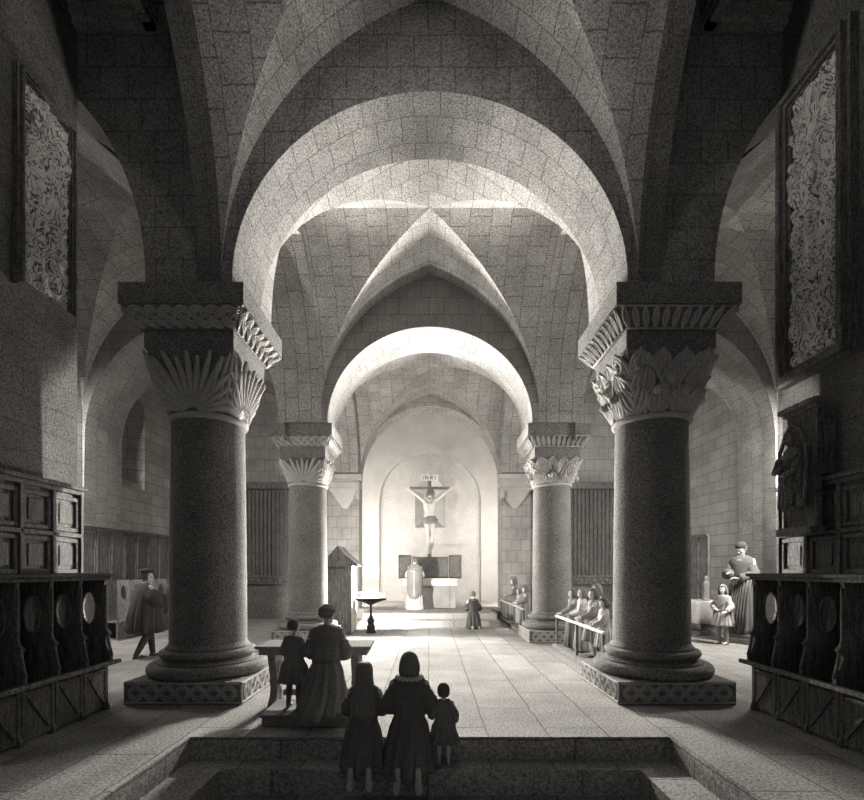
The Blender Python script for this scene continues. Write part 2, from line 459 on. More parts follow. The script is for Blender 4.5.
def build_column(label, kind, z_top, group):
    t = thing('stone_column', label, 'column', group=group)
    dz = z_top-5.3
    pl = MB().box(-.74, .74, -.74, .74, -.02, .29, bev=.012).build('plinth', M['column'], t)
    rel = MB()
    for k in range(4):
        R = Matrix.Rotation(k*pi/2, 3, 'Z')
        for ph in (0, pi):
            for dd in (-.028, 0, .028):
                rel.tube([R @ Vector((-.68+1.36*i/70, -.742, .15+.075*sin(2*pi*3.5*i/70+ph)+dd)) for i in range(71)], .011, 5)
        for zz in (.03, .27): rel.tube([R @ Vector((-.72, -.742, zz)), R @ Vector((.72, -.742, zz))], .014, 5)
    rel.build('interlace_carving', M['carve'], pl)
    prof = [(.70, .285)]
    for i in range(9): a = -pi/2+pi*i/8; prof.append((.705+.075*cos(a), .365+.078*sin(a)))
    prof += [(.655, .445), (.655, .465)]
    for i in range(7): a = pi*i/6; prof.append((.60-.035*sin(a)+.02*(1-i/6), .465+.05*i/6))
    prof += [(.60, .518)]
    for i in range(9): a = -pi/2+pi*i/8; prof.append((.575+.055*cos(a), .57+.05*sin(a)))
    prof += [(.545, .622), (.545, .65), (.515, .68), (.505, .71)]
    MB().lathe(prof, 64).build('base', M['column'], t, True, 40)
    shaft = [(.505-.03*(i/12)**1.5, .70+(3.72-.70)*i/12) for i in range(13)]
    MB().lathe(shaft, 64).build('shaft', M['column'], t, True, 40)
    MB().lathe([(.47, 3.70)]+[(.485+.038*cos(a), 3.745+.038*sin(a)) for a in [-pi/2+pi*i/8 for i in range(9)]]+[(.47, 3.79)], 64).build('necking', M['carve'], t, True, 40)
    z1 = 4.56+dz; z0 = CH0
    rings = []
    for i in range(15):
        f = i/14
        rings.append(superring(bell_half(f), 2+8*f**1.3, z0+(z1-z0)*f))
    rings.append(superring(.575, 14, z1+.0)); 
    cp = MB().loft(rings).build('capital', M['column'], t, True, 40)
    fp = lambda k, u, tt, off: face_pt(k, u, tt, off, z0, z1)
    def squash(k, u, tt, off):
        # keep carving on the rounded lower bell
        h = bell_half(tt); e = 2+8*tt**1.3
        a = u/h
        if abs(a) < 1: d = h*(1-abs(a)**e)**(1/e)
        else: d = 0
        p = Vector((u, -(d+off), z0+(z1-z0)*tt))
        return Matrix.Rotation(k*pi/2, 3, 'Z') @ p
    if kind == 'palm':
        for k in range(4):
            mb = MB()
            for j in range(-7, 8):
                ang = radians(j*11)
                pts = []; rr = []
                du, dv = sin(ang), cos(ang)*1.22
                L = min(.90/dv if dv > .05 else 9, .50/abs(du) if abs(du) > .05 else 9)*(1.0 if j % 2 == 0 else .92)
                for i in range(13):
                    s = i/12; rad = .05+(L-.05)*s
                    u = .006*j+rad*du; tt = min(.98, .03+rad*dv)
                    u = max(-.545, min(.545, u))
                    pts.append(squash(k, u, tt, .004+.06*s**2.5)); rr.append(.012+.036*sin(pi*min(1, s*.8+.1))*(1 if abs(j) < 5 else .8))
                mb.tube(pts, rr, 7)
                mb.tube([p+(Matrix.Rotation(k*pi/2, 3, 'Z') @ Vector((0, -.034, 0))) for p in pts[2:11]], .009, 5)
            mb.build('palmette_leaf', M['carve'], cp, True)
            mb = MB()   # corner leaf
            Rk = Matrix.Rotation(k*pi/2+pi/4, 3, 'Z')
            for j in (-2, -1, 0, 1, 2):
                pts = []; rr = []
                for i in range(10):
                    s = i/9; tt = .06+.9*s*(1-.05*abs(j))
                    e = 2+8*tt**1.3; h = bell_half(tt)*2**(.5-1/e)
                    pts.append(Rk @ Vector((j*(.03+.05*sin(pi*s)), -(h-.012*j*j+.01+.04*s**3), z0+(z1-z0)*tt))); rr.append(.012+.026*sin(pi*min(1, .1+s*.85)))
                mb.tube(pts, rr, 7)
            mb.build('corner_leaf', M['carve'], cp, True)
    else:
        for k in range(4):
            mb = MB()
            # two tiers of curling leaves
            for tier, (t0, t1, cnt) in enumerate(((.03, .42, 4), (.30, .70, 3), (.55, .97, 4))):
                for j in range(cnt):
                    uc = (j-(cnt-1)/2)*(.26, .33, .29)[tier]
                    for q in (-2, -1, 0, 1, 2):
                        pts = []; rr = []
                        for i in range(9):
                            s = i/8; tt = t0+(t1-t0)*s*(1-.09*abs(q))
                            u = uc+q*.05*sin(pi*min(1, .15+s*.75))+.02*q*s
                            u = max(-.5, min(.5, u))
                            pts.append(squash(k, u, tt, .015+.075*s**3)); rr.append(.012+.026*sin(pi*min(1, .15+s*.8)))
                        mb.tube(pts, rr, 6)
            mb.build('acanthus_leaf', M['carve'], cp, True)
            mb = MB()
            # S-scrolls and a carved mask in the middle
            for sg in (-1, 1):
                pts = []
                for i in range(40):
                    a = i/39*3.2*pi; r = .15*(1-i/44)
                    u = sg*(.36+r*cos(a+pi)); v = .80+r*sin(a+pi)*1.1
                    pts.append(squash(k, max(-.55, min(.55, u)), min(.99, v), .05+.02*i/39))
                mb.tube(pts, .026, 7)
                pts = [squash(k, sg*(.05+.25*i/12), .25+.5*sin(i/12*pi/2), .06) for i in range(13)]
                mb.tube(pts, .024, 7)
            mb.build('volute', M['carve'], cp, True)
            mb = MB(); Rk = Matrix.Rotation(k*pi/2, 3, 'Z')
            c = squash(k, 0, .55, .05)
            mb.ell(c, .085, .085, .11, rot=Rk)
            mb.ell(c+Rk @ Vector((0, -.085, -.01)), .02, .03, .035, rot=Rk)
            for sg in (-1, 1):
                mb.ell(c+Rk @ Vector((sg*.035, -.075, .03)), .018, .015, .012, rot=Rk)
                mb.ell(c+Rk @ Vector((sg*.08, -.01, .07)), .045, .05, .05, rot=Rk)
                mb.ell(c+Rk @ Vector((sg*.18, -.02, -.17)), .06, .07, .06, rot=Rk)
            mb.ell(c+Rk @ Vector((0, -.01, .1)), .08, .07, .05, rot=Rk)
            mb.build('carved_mask', M['carve'], cp, True)
    MB().box(-.578, .578, -.578, .578, z1, z1+.235, bev=.008).build('capital_block', M['column'], t)
    zb = z1+.23
    ab = MB().loft([superring(.60, 60, zb), superring(.77, 60, zb+.24), superring(.785, 60, zb+.245), superring(.785, 60, z_top)]).build('abacus', M['column'], t)
    # square it exactly
    me = ab.data
    mb = MB()
    for (h0, za, h1, zc) in ((.60, zb, .765, zb+.24), (.785, zb+.24, .785, z_top)):
        mb.loft([[(-h0, -h0, za), (h0, -h0, za), (h0, h0, za), (-h0, h0, za)], [(-h1, -h1, zc), (h1, -h1, zc), (h1, h1, zc), (-h1, h1, zc)]])
    bpy.data.objects.remove(ab); ab = mb.build('abacus', M['column'], t)
    br = MB()
    for k in range(4):
        R = Matrix.Rotation(k*pi/2, 3, 'Z')
        def P(a, v, off): # a along -1..1, v 0..1 up the chamfer
            h = .60+.165*v
            return R @ Vector((a*(h-.01), -(h+off), zb+.24*v))
        if kind == 'palm':
            for ph in (0, 2*pi/3, 4*pi/3):
                for dv in (-.11, 0, .11):
                    br.tube([P(-1+2*i/110, .5+.30*sin(2*pi*2.5*i/110+ph)+dv*1.0, .012+.02*sin(2*(2*pi*2.5*i/110+ph))) for i in range(111)], .017, 5)
        else:
            for j in range(11):
                a0 = -.95+1.9*j/10
                for q in (-1, 1):
                    br.tube([P(a0+q*.055*sin(pi*i/10)*(1-.2*i/10), .06+.82*i/10, .015+.03*(i/10)**2) for i in range(11)], .017, 5)
                br.tube([P(a0, .06+.7*i/6, .02) for i in range(7)], .014, 5)
            for vv in (.05, .93): br.tube([P(-1, vv, .01), P(1, vv, .01)], .014, 5)
    br.build('braid_carving' if kind == 'palm' else 'leaf_carving', M['carve'], ab, True)
    return t
G = 'columns carrying the nave arches'
c1 = build_column('massive front column on the left with palmette leaf capital and braided abacus', 'palm', 5.3, G); c1.location = (-3.115, 6.84, 0)
c2 = build_column('massive front column on the right with scroll and acanthus carved capital', 'acan', 5.3, G); c2.location = (3.115, 6.84, 0)
c3 = build_column('further slimmer looking column on the left, behind the kneeling desk', 'palm', 5.1, G); c3.location = (-3.0, 11.95, 0); c3.scale = (.93, .93, 1)
c4 = build_column('further column on the right, between the two groups at the rail', 'acan', 5.1, G); c4.location = (3.0, 11.95, 0); c4.scale = (.93, .93, 1)

# corbels at the chancel arch
for sx, nm in ((-1, 'left'), (1, 'right')):
    t = thing('wall_corbel', 'moulded stone corbel under the %s springing of the bright chancel arch' % nm, 'corbel', (sx*2.96, 17.0, 3.85))
    mb = MB()
    for (z0, z1, d) in ((.95, 1.12, .05), (.86, .95, -.02), (.68, .86, .0), (.58, .68, -.05)):
        mb.box(-.56-d, .56+d, -.52-d, 0, z0, z1, bev=.02)
    mb.build('moulding', M['carve'], t)
    MB().loft([[(-.08, -.06, 0), (.08, -.06, 0), (.08, 0, 0), (-.08, 0, 0)], [(-.3, -.25, .32), (.3, -.25, .32), (.3, 0, .32), (-.3, 0, .32)], [(-.46, -.42, .58), (.46, -.42, .58), (.46, 0, .58), (-.46, 0, .58)]]).build('console', M['carve'], t)
    mb = MB()
    for j in range(-2, 3):
        mb.tube([(-sx*(.48-.02*j*j*.5)+0, -.25+.09*j, .30+.33*i/6) for i in range(7)], .04, 6)
    mb.build('leaf_carving', M['carve'], t, True)

# ------------------------------------------------------------------ framed reliefs on the near side walls
def relief(w, h, amp, seed, cross=False, nu=90, nv=200):
    rnd = random.Random(seed); ph = [rnd.uniform(0, 6.28) for _ in range(24)]
    figs = [(rnd.uniform(.12, .88)*w, rnd.uniform(.08, .9)*h, rnd.uniform(.07, .13), rnd.uniform(.16, .34), rnd.uniform(-.5, .5)) for _ in range(int(20*w*h/3))]
    vs = []; fs = []
    for j in range(nv+1):
        for i in range(nu+1):
            u = w*i/nu; v = h*j/nv
            a = u*8+1.6*sin(v*5+ph[0])+1.1*sin(v*11+u*6+ph[1]); b = v*6.5+1.5*sin(u*7+ph[2])+1.2*sin(u*13-v*5+ph[3])
            z = .35*abs(sin(a))*abs(cos(b))+.25*abs(sin(a*2.1+b*1.7+ph[4]))+.15*abs(sin(u*60+4*sin(v*16+ph[5])))
            for fu, fv, fr, fh, tl in figs:
                du = (u-fu-(v-fv)*tl)/fr; dv = (v-fv)/fh; q = du*du+dv*dv
                if q < 1: z = max(z, .55+.45*sqrt(1-q)+.16*sin(du*9+dv*3))
                dh = (u-fu-fh*1.15*tl)**2+(v-fv-fh*1.15)**2
                if dh < .0032: z = max(z, .6+.4*sqrt(1-dh/.0032))
            if cross:
                cu = w*.48
                if abs(u-cu) < .045 and h*.25 < v < h*.96: z = max(z, 1.15)
                for sg in (-1, 1):
                    d = abs((v-h*.80)-.55*sg*(u-cu))
                    if 0 < sg*(u-cu) < w*.42 and d < .05: z = max(z, 1.1)
                q = ((u-cu)/.11)**2+((v-h*.66)/(.32))**2
                if q < 1: z = max(z, 1.1+.5*sqrt(1-q))
            e = min(u, w-u, v, h-v)/.03
            vs.append((u, v, amp*z*min(1, max(0, e))))
    n = nu+1
    for j in range(nv):
        for i in range(nu): fs.append((j*n+i, j*n+i+1, (j+1)*n+i+1, (j+1)*n+i))
    return vs, fs
def wall_relief(name, label, sx, y0, y1, z0, z1, fw, depth, seed, cross, cat):
    t = thing(name, label, cat, (sx*4.4, (y0+y1)/2, z0))
    w = y1-y0; h = z1-z0; X = lambda d: -sx*d
    mb = MB()
    for k, (o, d0, i0) in enumerate(((0, depth*.6, .0), (fw*.25, depth, fw*.25), (fw*.6, depth*.7, fw*.6), (fw*.85, depth*.45, fw*.85))):
        a = o; b = fw*(1.02 if k == 3 else [.25, .6, .85][k])
        for (ya, yb, za, zb) in ((a, w-a, a, b), (a, w-a, h-b, h-a), (a, b, b, h-b), (w-b, w-a, b, h-b)):
            mb.box(*sorted((X(0), X(d0))), ya-w/2, yb-w/2, za, zb)
    mb.build('frame', M['wood'], t)
    mb = MB().box(*sorted((X(0), X(.02))), fw*.8-w/2, w/2-fw*.8, fw*.8, h-fw*.8)
    vs, fs = relief(w-2*fw, h-2*fw, depth*.75, seed, cross, nu=int(90*(w-2*fw))+20, nv=int(60*(h-2*fw))+10)
    mb.add([(X(.02+z), (u+fw-w/2), v+fw) for u, v, z in vs], fs)
    mb.build('relief_panel', M['painted'], t, True, fix=True)
    return t
wall_relief('framed_relief', 'large carved relief in a deep moulded dark frame, high on the right wall', 1, 4.97, 6.0, 3.93, 7.43, .17, .16, 3, True, 'relief')
wall_relief('framed_relief', 'tall narrow carved relief in a thin dark frame, high on the left wall', -1, 5.1, 5.92, 4.72, 7.05, .07, .11, 5, False, 'relief')

# niche tablet with a carved figure on the right wall
t = thing('niche_tablet', 'narrow wall tablet with a carved standing figure, below the large framed relief', 'tablet', (4.25, 5.47, 2.15))
MB().box(-.06, 0, -.22, .22, 0, 1.32, bev=.01).box(-.17, 0, -.25, .25, -.06, .03, bev=.01).build('panel', M['wood'], t)
MB().box(0, .145, -.2, .2, .6, 1.3).build('backing_slab', M['wood'], t)
MB().box(-.1, 0, -.25, .25, 1.32, 1.36, bev=.01).box(-.14, 0, -.28, .28, 1.36, 1.42, bev=.015).build('cornice', M['palerwood'], t)
mb = MB()
mb.loft([[(-.15-.1*ry*0-r*.55*max(0, cos(a))-.0, r*sin(a), z) for a in [2*pi*i/14 for i in range(14)]] for r, z, ry in ((.14, .22, 0), (.16, .3, 0), (.13, .5, 0), (.15, .66, 0), (.17, .8, 0), (.12, .9, 0), (.05, .95, 0))])
mb.ell((-.2, 0, 1.03), .06, .06, .085)
for j in range(5): mb.tube([(-.24, -.1+.05*j, .25), (-.245, -.08+.04*j, .5), (-.23, -.1+.05*j, .8)], .018, 6)
mb.tube([(-.2, .15, .82), (-.27, .13, .66), (-.29, -.02, .7)], .035, 8); mb.tube([(-.2, -.15, .82), (-.27, -.15, .64), (-.29, -.02, .6)], .035, 8)
mb.tube([(-.16, -.17, .25), (-.16, -.2, .9), (-.16, -.1, 1.12), (-.16, 0, 1.19), (-.16, .1, 1.12), (-.16, .2, .9), (-.16, .17, .25)], .022, 6)
mb.build('carved_figure', M['palerwood'], t, True)

# ------------------------------------------------------------------ wainscot and choir stalls
def wainscot(name, label, wallx, sx, y0, y1, z0, z1, pitch, mat, mat2, rows=2):
    """boarding on a side wall; sx: side of the church, faces the middle"""
    t = thing(name, label, 'panelling', (wallx, y0, 0))
    X = lambda a, b: sorted((-sx*a, -sx*b)); L = y1-y0
    MB().box(*X(0, .03), 0, L, z0, z1).build('backing', mat, t)
    MB().box(*X(0, .09), 0, L, z1, z1+.05, bev=.01).box(*X(0, .14), -.02, L+.02, z1+.05, z1+.10, bev=.015).build('cornice', mat2, t)
    n = max(1, round(L/pitch)); p = L/n; zr = [z0+(z1-z0)*i/rows for i in range(rows+1)]
    for i in range(n):
        for r in range(rows):
            a0, a1 = i*p+.03, (i+1)*p-.03; b0, b1 = zr[r]+.04, zr[r+1]-.04
            mb = MB()
            for (ya, yb, za, zb) in ((a0, a1, b0, b0+.05), (a0, a1, b1-.05, b1), (a0, a0+.05, b0+.05, b1-.05), (a1-.05, a1, b0+.05, b1-.05)): mb.box(*X(.03, .06), ya, yb, za, zb, bev=.01)
            mb.box(*X(.03, .045), a0+.09, a1-.09, b0+.09, b1-.09, bev=.01)
            mb.build('panel', mat2, t)
    mb = MB()
    for i in range(n+1): mb.box(*X(.03, .08), i*p-.022, i*p+.022, z0, z1, bev=.006)
    mb.build('stiles', mat2, t)
    for r in range(1, rows): MB().box(*X(.03, .08), 0, L, zr[r]-.025, zr[r]+.025, bev=.008).build('mid_rail', mat2, t)
    return t
wainscot('wall_panelling', 'dark framed oak panelling on the near left wall above the stalls', -4.4, -1, 3.8, 6.03, 1.62, 2.62, .42, M['wood'], M['wood'])
wainscot('wall_panelling', 'dark framed oak panelling on the near right wall above the stalls', 4.4, 1, 3.8, 6.03, 1.62, 2.62, .42, M['wood'], M['wood'])
wainscot('wall_panelling', 'tall narrow boarded panelling along the wall of the left aisle', -8.0, -1, 10.5, 16.9, .1, 2.65, .53, M['palerwood'], M['palerwood'])
wainscot('wall_panelling', 'boarded panelling far along the wall of the right aisle', 8.0, 1, 13.85, 16.9, .1, 2.65, .53, M['palerwood'], M['palerwood'])

def stall_outline():
    o = [(.0, 0), (.46, 0), (.46, .05), (.44, .1), (.44, .55), (.50, .58), (.50, .66)]
    o += [(.50-.02-.05*sin(i/6*pi/2), .70+.18*i/6) for i in range(7)]
    o += [(.40+.05*cos(pi*i/8)*1.0+.03, .92+.05*sin(pi*i/8)) for i in range(3)]
    o += [(.415, 1.0), (.415, 1.52), (.43, 1.58), (0, 1.575)]
    return o
def stall_oval(): return [(.24+.085*cos(2*pi*i/20), 1.24+.20*sin(2*pi*i/20)*(1 if True else 1)) for i in range(20)]
def build_stall(label, group, mat=None, mat2=None):
    """local: wall at x=0, sitter faces +x, width .42 along y, partition on the far side"""
    mat = mat or M['wood']; mat2 = mat2 or M['palerwood']
    t = thing('choir_stall', label, 'choir stall', group=group)
    w = .42
    p = MB().plate(stall_outline(), [stall_oval()], .045, lambda u, v, q: (u, w-.045+q, v)).build('partition', mat, t)
    mb = MB()
    mb.tube([(.24+.085*cos(2*pi*i/24), w-.05, 1.24+.20*sin(2*pi*i/24)) for i in range(24)], .013, 6, closed=True)
    mb.tube([(.425, w-.022, 1.52), (.425, w-.022, 1.02), (.45, w-.022, .93), (.475, w-.022, .78), (.505, w-.022, .66)], .015, 6)
    mb.build('scroll_edge', mat2, p, True)
    MB().box(0, .03, 0, w-.045, .05, 1.56, bev=.005).build('back_panel', mat, t)
    MB().box(.03, .44, .01, w-.05, .46, .50, bev=.012).build('seat', mat, t)
    f = MB().box(.40, .43, 0, w-.045, .03, .46).build('front_panel', mat, t)
    MB().box(.43, .45, .0, .04, .03, .56).box(.43, .45, w/2-.02, w/2+.02, .06, .52, rot=Matrix.Rotation(radians(36), 3, 'X'), piv=(.44, w/2, .29)).build('brace', mat, f)
    return t
def stall_row(sx):
    nm = 'left' if sx < 0 else 'right'
    x = sx*4.375; ys = [5.93-.42*(k+1) for k in range(5)]
    words = ['end stall of the %s choir row, nearest the aisle', 'second stall from the aisle end of the %s choir row', 'third stall from the aisle end of the %s choir row', 'fourth stall from the aisle end of the %s choir row', 'stall of the %s choir row nearest the edge of the picture']
    for k, y in enumerate(ys):
        t = build_stall(('dark oak ' + words[k]) % nm, 'dark choir stalls on the %s' % nm)
        if sx < 0: t.location = (x, y, 0)
        else:
            t.location = (x, y, 0)
            for ch in t.children:           # mirrored for the right side
                for o in [ch]+list(ch.children):
                    for v in o.data.vertices: v.co.x *= -1
                    o.data.flip_normals()
    t = thing('stall_hood', 'continuous dark oak hood running along the top of the %s choir stalls' % nm, 'stall hood', (x, 3.83, 0))
    X = lambda a, b: sorted((-sx*a, -sx*b))
    MB().box(*X(0, .46), 0, 2.12, 1.58, 1.62, bev=.01).box(*X(0, .5), 0, 2.14, 1.62, 1.66, bev=.015).build('hood', M['wood'], t)
    tag(MB().box(*sorted((x-sx*.505, x-sx*.57)), 3.83, 5.99, .56, .61, bev=.015).build('seat_rail', M['palerwood']), 'long moulded rail along the seat fronts of the %s choir stalls' % nm, 'rail')
stall_row(-1); stall_row(1)
# a few stalls standing in the left aisle, seen past the walking man
for k in range(5):
    t = build_stall('paler oak aisle stall against the far left wall, %s' % ['nearest the dark choir row', 'second from the dark choir row', 'beside the walking man', 'just past the walking man', 'furthest along the wall'][k], 'stalls in the left aisle', M['palerwood'], M['palerwood'])
    t.location = (-7.83, 11.6+.56*k, 0); t.scale = (.8, 1.33, .92)

# carved wooden screens closing the aisles
for sx, nm in ((-1, 'left'), (1, 'right')):
    t = thing('aisle_screen', 'tall dark wooden screen of upright boards closing the end of the %s aisle' % nm, 'screen', (sx*5.35, 16.9, 0))
    MB().box(-1.75, 1.75, 0, .06, 0, 4.6).build('board', M['wood'], t)
    mb = MB()
    for i in range(25): mb.box(-1.75+.14*i, -1.71+.14*i, -.06, 0, 1.5, 4.5, bev=.01)
    mb.build('battens', M['wood'], t)
    MB().box(-1.8, 1.8, -.14, 0, 1.2, 1.5, bev=.02).box(-1.8, 1.8, -.2, 0, 1.44, 1.52, bev=.02).build('mid_rail', M['wood'], t)
    mb = MB()
    for i in range(16): mb.ell((-1.65+.22*i, -.15, 1.34), .085, .05, .10)
    mb.build('carved_frieze', M['wood'], t, True)
    MB().box(-1.8, 1.8, -.2, .06, 4.5, 4.72, bev=.03).build('cornice', M['wood'], t)

# ------------------------------------------------------------------ people
def remesh(mb, name, mat, parent, vox, smooth_it=4, extra=None):
    me = bpy.data.meshes.new('tmp'); me.from_pydata(mb.v, [], mb.f); me.update()
    bm = bmesh.new(); bm.from_mesh(me); bmesh.ops.recalc_face_normals(bm, faces=bm.faces[:]); bm.to_mesh(me); bm.free()
    o = bpy.data.objects.new('tmp', me); COL.objects.link(o)
    md = o.modifiers.new('r', 'REMESH'); md.mode = 'VOXEL'; md.voxel_size = vox
    sm = o.modifiers.new('s', 'SMOOTH'); sm.factor = .5; sm.iterations = smooth_it
    dg = bpy.context.evaluated_depsgraph_get(); dg.update()
    out = bpy.data.meshes.new_from_object(o.evaluated_get(dg)); out.name = name
    bpy.data.objects.remove(o); bpy.data.meshes.remove(me)
    out.materials.clear(); out.materials.append(mat)
    for p in out.polygons: p.use_smooth = True
    return link(name, out, parent)

def head_mesh(mb, c, hh, R, beard=False):
    """c: head centre, hh: chin to crown, R: head rotation; face looks +y"""
    k = hh/.235; c = Vector(c)
    E = lambda p, rx, ry, rz: mb.ell(c+R @ (Vector(p)*k), rx*k, ry*k, rz*k, 20, 14, R)
    E((0, -.012, .028), .076, .095, .09)      # skull
    E((0, .018, -.035), .060, .072, .082)     # face
    E((0, .052, -.095), .028, .026, .024)     # chin
    E((0, .030, -.075), .048, .05, .04)       # jaw
    E((0, .086, -.015), .011, .014, .030)     # nose bridge
    E((0, .098, -.035), .016, .017, .013)     # nose tip
    E((0, .078, .018), .052, .016, .012)      # brow
    E((0, .083, -.066), .022, .010, .006); E((0, .081, -.075), .019, .010, .007)   # lips
    for s in (-1, 1):
        E((s*.038, .066, -.03), .022, .018, .02)   # cheek
        E((s*.077, -.008, -.012), .010, .022, .032)  # ear
        E((s*.030, .074, .001), .013, .010, .008)   # eyelid

def hand_mesh(mb, wrist, d, n, side, s, curl=.5):
    """wrist point, d: pointing direction, n: out of the back of the hand"""
    wrist = Vector(wrist); d = Vector(d).normalized(); n = Vector(n); n = (n-d*n.dot(d)).normalized(); t = d.cross(n)*side
    for j in range(4):
        o = t*(.031-.021*j)*s
        mb.cap(wrist+o*.6, wrist+o+d*.085*s, .017*s, .0135*s, 8)
    ln = (.068, .078, .074, .058)
    for j in range(4):
        o = t*(.031-.021*j)*s*1.08; p = wrist+o+d*.088*s; dd = d.copy(); r = .0088*s
        for q, f in enumerate((.45, .32, .23)):
            dd = (dd*cos(curl*(.7+.25*q)*.6)-n*sin(curl*(.7+.25*q)*.6)).normalized()
            p2 = p+dd*ln[j]*f*s*1.05; mb.cap(p, p2, r, r*.92, 8); p = p2; r *= .92
    p = wrist+t*.024*s+d*.02*s; d1 = (d*.6+t*.75-n*.25).normalized(); p2 = p+d1*.042*s
    mb.cap(p, p2, .013*s, .0105*s, 8); d2 = (d*.85+t*.3-n*.4).normalized(); mb.cap(p2, p2+d2*.045*s, .0105*s, .0085*s, 8)

def rot_to(yaw, pitch, roll=0): return Matrix.Rotation(yaw, 3, 'Z') @ Matrix.Rotation(pitch, 3, 'X') @ Matrix.Rotation(roll, 3, 'Y')

def joints(pose, k, hk):
    """joint positions in metres for an adult of 1.75, times k; feet or knees on z = 0"""
    J = {}
    if pose == 'stand':
        J.update(pel=(0, 0, .93), chest=(0, .0, 1.27), neck=(0, -.005, 1.45))
        for s, n in ((-1, 'L'), (1, 'R')):
            J['hip'+n] = (s*.09, 0, .9); J['knee'+n] = (s*.10, .02, .49); J['ank'+n] = (s*.11, -.02, .08); J['toe'+n] = (s*.13, .17, .03)
        dz = 0
    elif pose == 'walk':
        J.update(pel=(0, 0, .91), chest=(0, .02, 1.26), neck=(0, .03, 1.44))
        J.update(hipL=(-.09, 0, .88), hipR=(.09, 0, .88), kneeL=(-.10, .15, .49), kneeR=(.10, -.01, .47), ankL=(-.1, .2, .08), ankR=(.1, -.22, .10), toeL=(-.11, .39, .03), toeR=(.11, -.05, .03))
        dz = 0
    else:  # kneel
        J.update(pel=(0, -.06, .49), chest=(0, -.02, .83), neck=(0, .0, 1.01))
        for s, n in ((-1, 'L'), (1, 'R')):
            J['hip'+n] = (s*.09, -.06, .46); J['knee'+n] = (s*.11, .06, .06); J['ank'+n] = (s*.11, -.38, .07); J['toe'+n] = (s*.12, -.44, -.08 if pose == 'kneelstep' else .02)
    return {a: Vector(b)*k for a, b in J.items()}

def person(name, label, loc, rz, H, pose, arms, outfit, group=None, cat='person', yaw=0, pitch=0, vox=.009, mats=None, headk=None, eyes=True):
    t = thing(name, label, cat, loc, rz, group)
    k = H/1.75; hh = .235*k*(headk or 1.0)
    J = joints(pose, k, hh); m = dict(skin=M['skin'], hair=M['hair']); m.update(mats or {})
    up = J['neck'].z/k-1.45
    mb = MB()
    P = lambda x, y, z: Vector((x, y+J['chest'].y/k*.6, z+up))*k
    c = k
    # trunk
    for s in (-1, 1):
        mb.cap(J['pel']+Vector((s*.06*c, 0, 0)), J['pel']+Vector((s*.04*c, 0, .15*c)), .105*c, .10*c)
        mb.cap(J['pel']+Vector((s*.04*c, 0, .13*c)), J['chest']+Vector((s*.065*c, 0, .02*c)), .095*c, .115*c)
        mb.cap(J['chest']+Vector((s*.05*c, 0, .04*c)), P(s*.15, 0, 1.39), .10*c, .062*c)
    mb.cap(J['neck']-Vector((0, 0, .06*c)), J['neck']+Vector((0, .015*c, .08*c)), .062*c, .05*c)
    for n in 'LR':
        mb.cap(J['hip'+n], J['knee'+n], .088*c, .058*c); mb.cap(J['knee'+n], J['ank'+n]*.55+J['knee'+n]*.45, .056*c, .056*c)
        mb.cap(J['ank'+n]*.5+J['knee'+n]*.5, J['ank'+n], .055*c, .036*c); mb.cap(J['ank'+n]+Vector((0, 0, -.02*c)), J['toe'+n], .042*c, .03*c)
    # arms
    A = {'down': ((.26, -.02, 1.13), (.27, .06, .89), (0, .15, -1)), 'pray': ((.24, .06, 1.14), (.045, .26, 1.24), (-.05, .5, .9)),
         'rail': ((.25, .08, 1.14), (.17, .32, 1.03), (-.35, 1, -.05)), 'clasp': ((.25, .05, 1.13), (.06, .25, 1.06), (-.7, .6, .1)),
         'book': ((.25, .06, 1.13), (.09, .30, 1.16), (-.2, 1, .1)), 'hip': ((.28, .0, 1.14), (.14, .2, 1.06), (-.8, .4, 0)),
         'give': ((.27, .03, 1.13), (.24, .24, 1.0), (.1, 1, -.1))}
    aj = {}
    for s, n, ar in ((-1, 'L', arms[0]), (1, 'R', arms[1])):
        e, w, d = A[ar]
        sh = P(s*.185, -.005, 1.40); e = P(s*e[0], e[1], e[2]); w = P(s*w[0], w[1], w[2])
        mb.cap(sh, e, .052*c, .042*c); mb.cap(e, e*.6+w*.4, .042*c, .04*c); mb.cap(e*.6+w*.4, w, .04*c, .027*c)
        nn = Vector((s, .2, .3)) if ar in ('pray', 'down') else Vector((s*.3, 0, 1))
        hand_mesh(mb, w, Vector((s*d[0], d[1], d[2])), nn, -s, c*(1.0 if H > 1.4 else 1.12), .25 if ar == 'pray' else .7)
        aj[n] = (sh, e, w)
    hc = J['neck']+Vector((0, .02*c, .06*c+hh*.5)); R = rot_to(yaw, pitch)
    head_mesh(mb, hc, hh, R)
    remesh(mb, 'body', m['skin'], t, vox)
    if eyes:
        for s in (-1, 1):
            MB().ell(hc+R @ (Vector((s*.030, .081, .001))*(hh/.235)), .007*hh/.235, .005*hh/.235, .005*hh/.235, 8, 6).build('eye', M['eye'], t, True)
    ctx = dict(t=t, k=k, J=J, hc=hc, hh=hh, R=R, P=P, aj=aj, up=up, c=c, pose=pose)
    for it in outfit: it(ctx)
    return t

def solid(o, th):
    md = o.modifiers.new('thickness', 'SOLIDIFY'); md.thickness = th; md.offset = 0; return o

